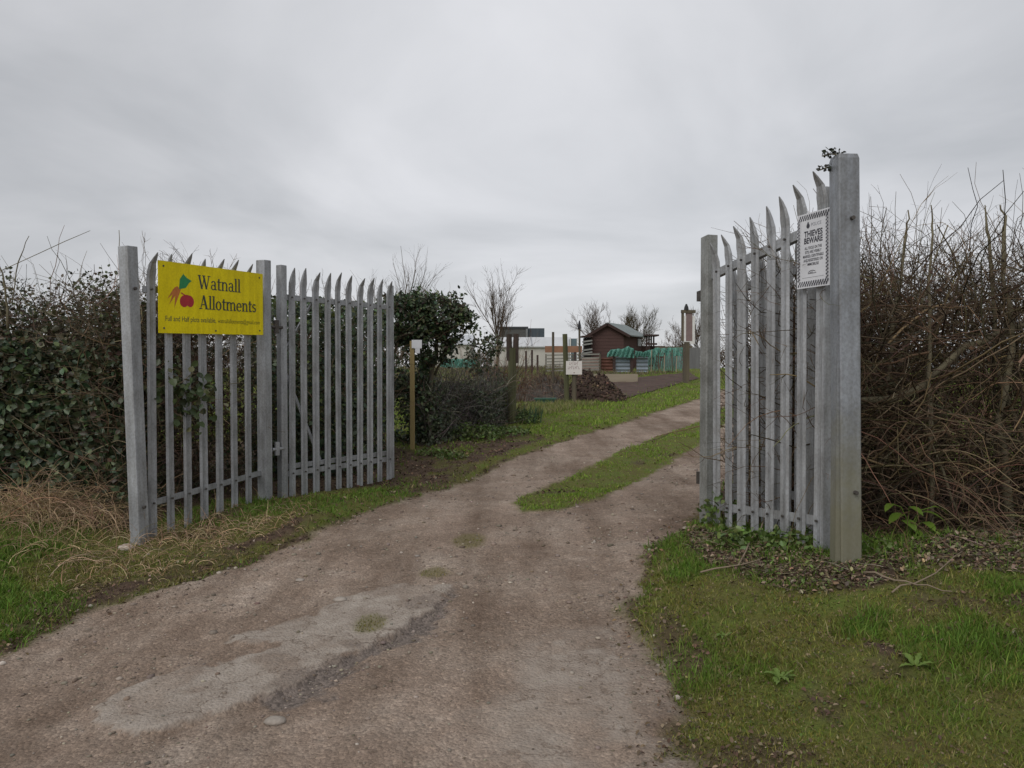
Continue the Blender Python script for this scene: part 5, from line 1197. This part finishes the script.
# glasshouse sheds: long low buildings with white roofs
def long_building(px0, px1, pr_, pe, Yv, label, extra=1.0, col=(.62, .63, .64)):
    g = float(gz(0, Yv)); x0, x1 = P(px0, 370, Yv)[0], P(px1, 370, Yv)[0]; zr, ze = P(512, pr_, Yv)[2], P(512, pe, Yv)[2]; t = thing('farm_building', label, 'building', (x0, Yv, g)); dp = 4
    b = MB(); b.box(WID, x0, x1, Yv, Yv+2*dp, g-.3, ze); b.build('walls', mat('beige_wall', (.56, .54, .49), (.45, .43, .39), 1.2, .85), t)
    b = MB()
    for (ya_, yb_, za_, zb_) in ((Yv-.2, Yv+dp, ze, zr), (Yv+dp, Yv+2*dp+.2, zr, ze)):
        p = [(x0-.2, ya_, za_+.01), (x1+.2, ya_, za_+.01), (x1+.2, yb_, zb_+.01), (x0-.2, yb_, zb_+.01)]; b.hexa(p+[(x, y, z+.1) for x, y, z in p])
    b.build('roof', mat('white_sheet_roof', col, tuple(c*.82 for c in col), .8, .6, stretch=(2, .2, .2)), t)
    b = MB(); k = int((x1-x0)/2.6)
    for i in range(1, k): b.bar((x0+(x1-x0)*i/k, Yv-.22, ze+.13), (x0+(x1-x0)*i/k, Yv+dp, zr+.13), .1, .03)
    b.build('roof_ribs', mat('rib_grey', (.4, .41, .43), None, 3, .7), t)
long_building(492, 572, 336.5, 347.5, 62, 'long low farm building with white sheet roof and beige wall')
long_building(436, 470, 334, 345, 64, 'smaller white roofed farm building seen under the holly branch', col=(.55, .57, .6))
gh = thing('greenhouse', 'small bluish greenhouse at the right end of the white roofed building', 'greenhouse', (sx_(574, 56), 56, float(gz(0, 56))))
MB().box(WID, sx_(570.5, 56), sx_(577, 56), 56, 58, float(gz(0, 56)), sz_(338.5, 56)).build('body', mat('blue_glass', (.16, .21, .23), (.11, .15, .17), 2, .25), gh)
for px in (570.3, 577.2): MB().box(WID, sx_(px-.5, 56), sx_(px+.5, 56), 55.9, 55.99, float(gz(0, 56)), sz_(338, 56)).build('corner_frame', WF, gh)
# flat-roofed block on the skyline
YI = 110.0; ib = thing('industrial_block', 'dark grey flat roofed block above the white roofed farm building', 'building', (sx_(522, YI), YI, 1.4))
xa, xb, xc = sx_(500, YI), sx_(527.5, YI), sx_(544.5, YI); zi = sz_(327.3, YI)
b = MB(); b.box(WID, xa, xb, YI, YI+7, 1.2, zi); b.build('front_wall', mat('brown_grey_cladding', (.105, .105, .1), (.075, .075, .075), .8, .7, stretch=(1, 1, 6)), ib)
b = MB(); b.box(WID, xb+.02, xc, YI+.3, YI+7, 1.2, zi-.12); b.build('side_wall', mat('blue_grey_cladding', (.085, .105, .125), (.05, .065, .08), .8, .6, stretch=(6, 1, .3)), ib)
MB().box(WID, xa-.15, xb+.1, YI-.12, YI-.01, zi-.2, zi+.1).build('parapet', mat('dark_parapet', (.06, .065, .07), None, 3, .7), ib)
MB().box(WID, xb-.25, xb+.05, YI-.1, YI-.01, 1.2, zi-.22).build('corner_strip', mat('grey_strip', (.22, .23, .24), None, 3, .7), ib)

# bare trees
def bare_tree(px, ptop, pbase, Yv, width_px, label, seed, n1=11, col=((.95, .9, .85), (.8, .75, .72)), upright=.25, trunkless=False):
    r = np.random.default_rng(seed); x = P(px, 370, Yv)[0]; z0 = float(gz(x, Yv)); zt = P(512, ptop, Yv)[2]; H = zt-z0; W = width_px*Yv/F
    t = thing('bare_tree', label, 'tree', (x, Yv, z0), 'leafless trees on the skyline')
    rt_ = H*.014; fine = .00015*Yv
    tp = wander(np.array([[x, Yv, z0-.2]]), np.array([[0, 0, 1.0]]), np.array([H*.5]), 8, .05, (0, 0, .1), r)
    MB().tube([Vector(p) for p in tp[0]], list(np.linspace(rt_*1.5, rt_*.7, 8)), 8).build('trunk', BARK, t, smooth=True)
    def shoots(pa, n, lo, L0, L1, rr, along, spread, up, jit=.07):
        i = r.integers(0, len(pa), n); f = r.uniform(lo, 1, n)*(pa.shape[1]-1.01); k = f.astype(int); u = (f-k)[:, None]; p = pa[i, k]*(1-u)+pa[i, k+1]*u
        dd = unit(pa[i, np.minimum(k+1, pa.shape[1]-1)]-pa[i, k]); d = unit(dd*along+unit(r.normal(size=(n, 3)))*spread+np.array([0, 0, up]))
        return twigset(p, d, r.uniform(L0, L1, n), np.full(n, rr), r, K=6, jit=jit, bias=(0, 0, .05), cols=col, var=.12, r1=.45)
    sw = min(1.1, W/H)
    a, pa = shoots(tp, n1, .45, H*.4, H*.56, max(rt_*.45, fine*3), .5, .35+.55*sw, upright)
    b_, pb = shoots(pa, n1*8, .15, H*.14, H*.27, max(rt_*.18, fine*1.6), .8, .4+.3*sw, upright*.6)
    c_, pc = shoots(pb, n1*34, .15, H*.07, H*.15, fine*1.1, .8, .6, upright*.5); d_, _ = shoots(pc, n1*60, .2, H*.04, H*.09, fine*.8, .8, .6, .15)
    bulk('crown', [a, b_, c_, d_], TWIG, t, stuff=True); return t
bare_tree(393, 252, 372, 19, 60, 'bare thin tree rising behind the end of the left gate', 11, 9, upright=.35)
bare_tree(497, 282, 372, 30, 46, 'bare upright tree standing left of the dark flat roofed block', 12, 10, upright=.4)
bare_tree(594, 306, 372, 75, 40, 'broad bare tree behind the red brown shed', 13, 15)
bare_tree(629, 312, 372, 85, 16, 'narrow bare tree just right of the shed roof ridge', 14, 9, upright=.4)
bare_tree(642, 311, 372, 72, 18, 'dense ivy green bare tree at the right end of the shed roof', 15, 16, col=((.6, .7, .45), (.7, .68, .55)), upright=.4)
bare_tree(676, 324, 372, 60, 24, 'bare tree left of the noticeboard', 16, 12)
bare_tree(698, 312, 372, 66, 26, 'bare tree partly hidden by the end of the right gate', 17, 12)
# far rough hedge line
hf = thing('hedgerow', 'low brown hedgerow across the far side of the allotments', 'hedge', (0, 70, 1.4))
rf = np.random.default_rng(31); n = 9000; x = rf.uniform(-70, 60, n); y = rf.uniform(72, 75, n); h = 1.4+1.0*fbm(x*.3, y*.3, 3, 3)
p = np.stack([x, y, float(gz(0, 70))+h*rf.uniform(0, .8, n)], -1); d = rf.normal(0, .7, (n, 3)); d[:, 2] = 1
bulk('twigs', [twigset(p, d, rf.uniform(.6, 1.4, n), rf.uniform(.02, .05, n), rf, K=4, jit=.2, cols=((.9, .8, .7), (.7, .65, .5), (.6, .7, .4)))[0]], TWIG, hf, stuff=True)
# rough dead growth on the plots
rg2 = np.random.default_rng(41); n = 26000; y = rg2.uniform(17, 60, n); x = rg2.uniform(-.3, .22, n)*y; k = (sdist(TRACK, x, y) < -2.2)&(sdist(pl, x, y) < -.3); x, y = x[k], y[k]; n = len(x)
dn = fbm(x*.5, y*.5, 3, 90); k = (rg2.uniform(0, 1, n) < sstep(.4, .6, dn)) & ~((x > 1.0) & (y < 30)) & ~((x > -.1) & (y < 24)); x, y = x[k], y[k]; n = len(x)
o = bulk('rough_grass', [blades(np.stack([x, y, gz(x, y)], -1), rg2.uniform(.1, .35, n), np.full(n, .018), rg2.uniform(.2, .8, n), tints(n, [(.22, .18, .11), (.16, .16, .075), (.14, .115, .08)], rg2, .25), rg2)], GRASS, stuff=True)
tag(o, 'rough brown and olive dead growth over the allotment plots', 'rough grass')

# ------------------------------------------------------------------ sky and light
SUN_EL, SUN_AZ = rad(42), rad(212)      # azimuth measured clockwise from +Y
W = bpy.data.worlds.new('World'); S.world = W; W.use_nodes = True; N = W.node_tree.nodes; L = W.node_tree.links
bg = N['Background']; bg.inputs['Strength'].default_value = .1
sky = N.new('ShaderNodeTexSky'); sky.sky_type = 'NISHITA'; sky.sun_disc = False; sky.sun_elevation = SUN_EL; sky.sun_rotation = SUN_AZ
tc = N.new('ShaderNodeTexCoord'); sep = N.new('ShaderNodeSeparateXYZ'); L.new(tc.outputs['Generated'], sep.inputs[0])
mz_ = N.new('ShaderNodeMath'); mz_.operation = 'MAXIMUM'; mz_.inputs[1].default_value = 0; L.new(sep.outputs['Z'], mz_.inputs[0])
ad = N.new('ShaderNodeMath'); ad.operation = 'ADD'; ad.inputs[1].default_value = .22; L.new(mz_.outputs[0], ad.inputs[0])
dx_ = N.new('ShaderNodeMath'); dx_.operation = 'DIVIDE'; L.new(sep.outputs['X'], dx_.inputs[0]); L.new(ad.outputs[0], dx_.inputs[1])
dy_ = N.new('ShaderNodeMath'); dy_.operation = 'DIVIDE'; L.new(sep.outputs['Y'], dy_.inputs[0]); L.new(ad.outputs[0], dy_.inputs[1])
cb = N.new('ShaderNodeCombineXYZ'); L.new(dx_.outputs[0], cb.inputs[0]); L.new(dy_.outputs[0], cb.inputs[1])
n1 = N.new('ShaderNodeTexNoise'); n1.inputs['Scale'].default_value = .95; n1.inputs['Detail'].default_value = 7; n1.inputs['Roughness'].default_value = .5; n1.inputs['Distortion'].default_value = .5; L.new(cb.outputs[0], n1.inputs['Vector'])
rp = N.new('ShaderNodeValToRGB'); e = rp.color_ramp.elements; e[0].position = .33; e[0].color = (4.5, 4.6, 4.8, 1); e[1].position = .66; e[1].color = (6.7, 6.72, 6.95, 1); L.new(n1.outputs['Fac'], rp.inputs[0])
vd = N.new('ShaderNodeVectorMath'); vd.operation = 'DOT_PRODUCT'; L.new(tc.outputs['Generated'], vd.inputs[0]); vd.inputs[1].default_value = Vector((.14, 1, .46)).normalized()
gl = N.new('ShaderNodeMapRange'); gl.interpolation_type = 'SMOOTHSTEP'; gl.inputs[1].default_value = .80; gl.inputs[2].default_value = 1.0; gl.inputs[3].default_value = .97; gl.inputs[4].default_value = 1.17; L.new(vd.outputs['Value'], gl.inputs[0])
gm = N.new('ShaderNodeVectorMath'); gm.operation = 'SCALE'; L.new(rp.outputs[0], gm.inputs[0]); L.new(gl.outputs[0], gm.inputs['Scale'])
mx = N.new('ShaderNodeMix'); mx.data_type = 'RGBA'; mx.inputs[0].default_value = .93; L.new(sky.outputs[0], mx.inputs[6]); L.new(gm.outputs[0], mx.inputs[7]); L.new(mx.outputs[2], bg.inputs[0])
sl_ = bpy.data.lights.new('sun', 'SUN'); sl_.energy = 1.3; sl_.angle = rad(40); sl_.color = (1, .97, .93)
so_ = bpy.data.objects.new('sun', sl_); COL.objects.link(so_)
dv = Vector((math.sin(SUN_AZ)*math.cos(SUN_EL), math.cos(SUN_AZ)*math.cos(SUN_EL), math.sin(SUN_EL)))
so_.rotation_euler = dv.to_track_quat('Z', 'Y').to_euler()
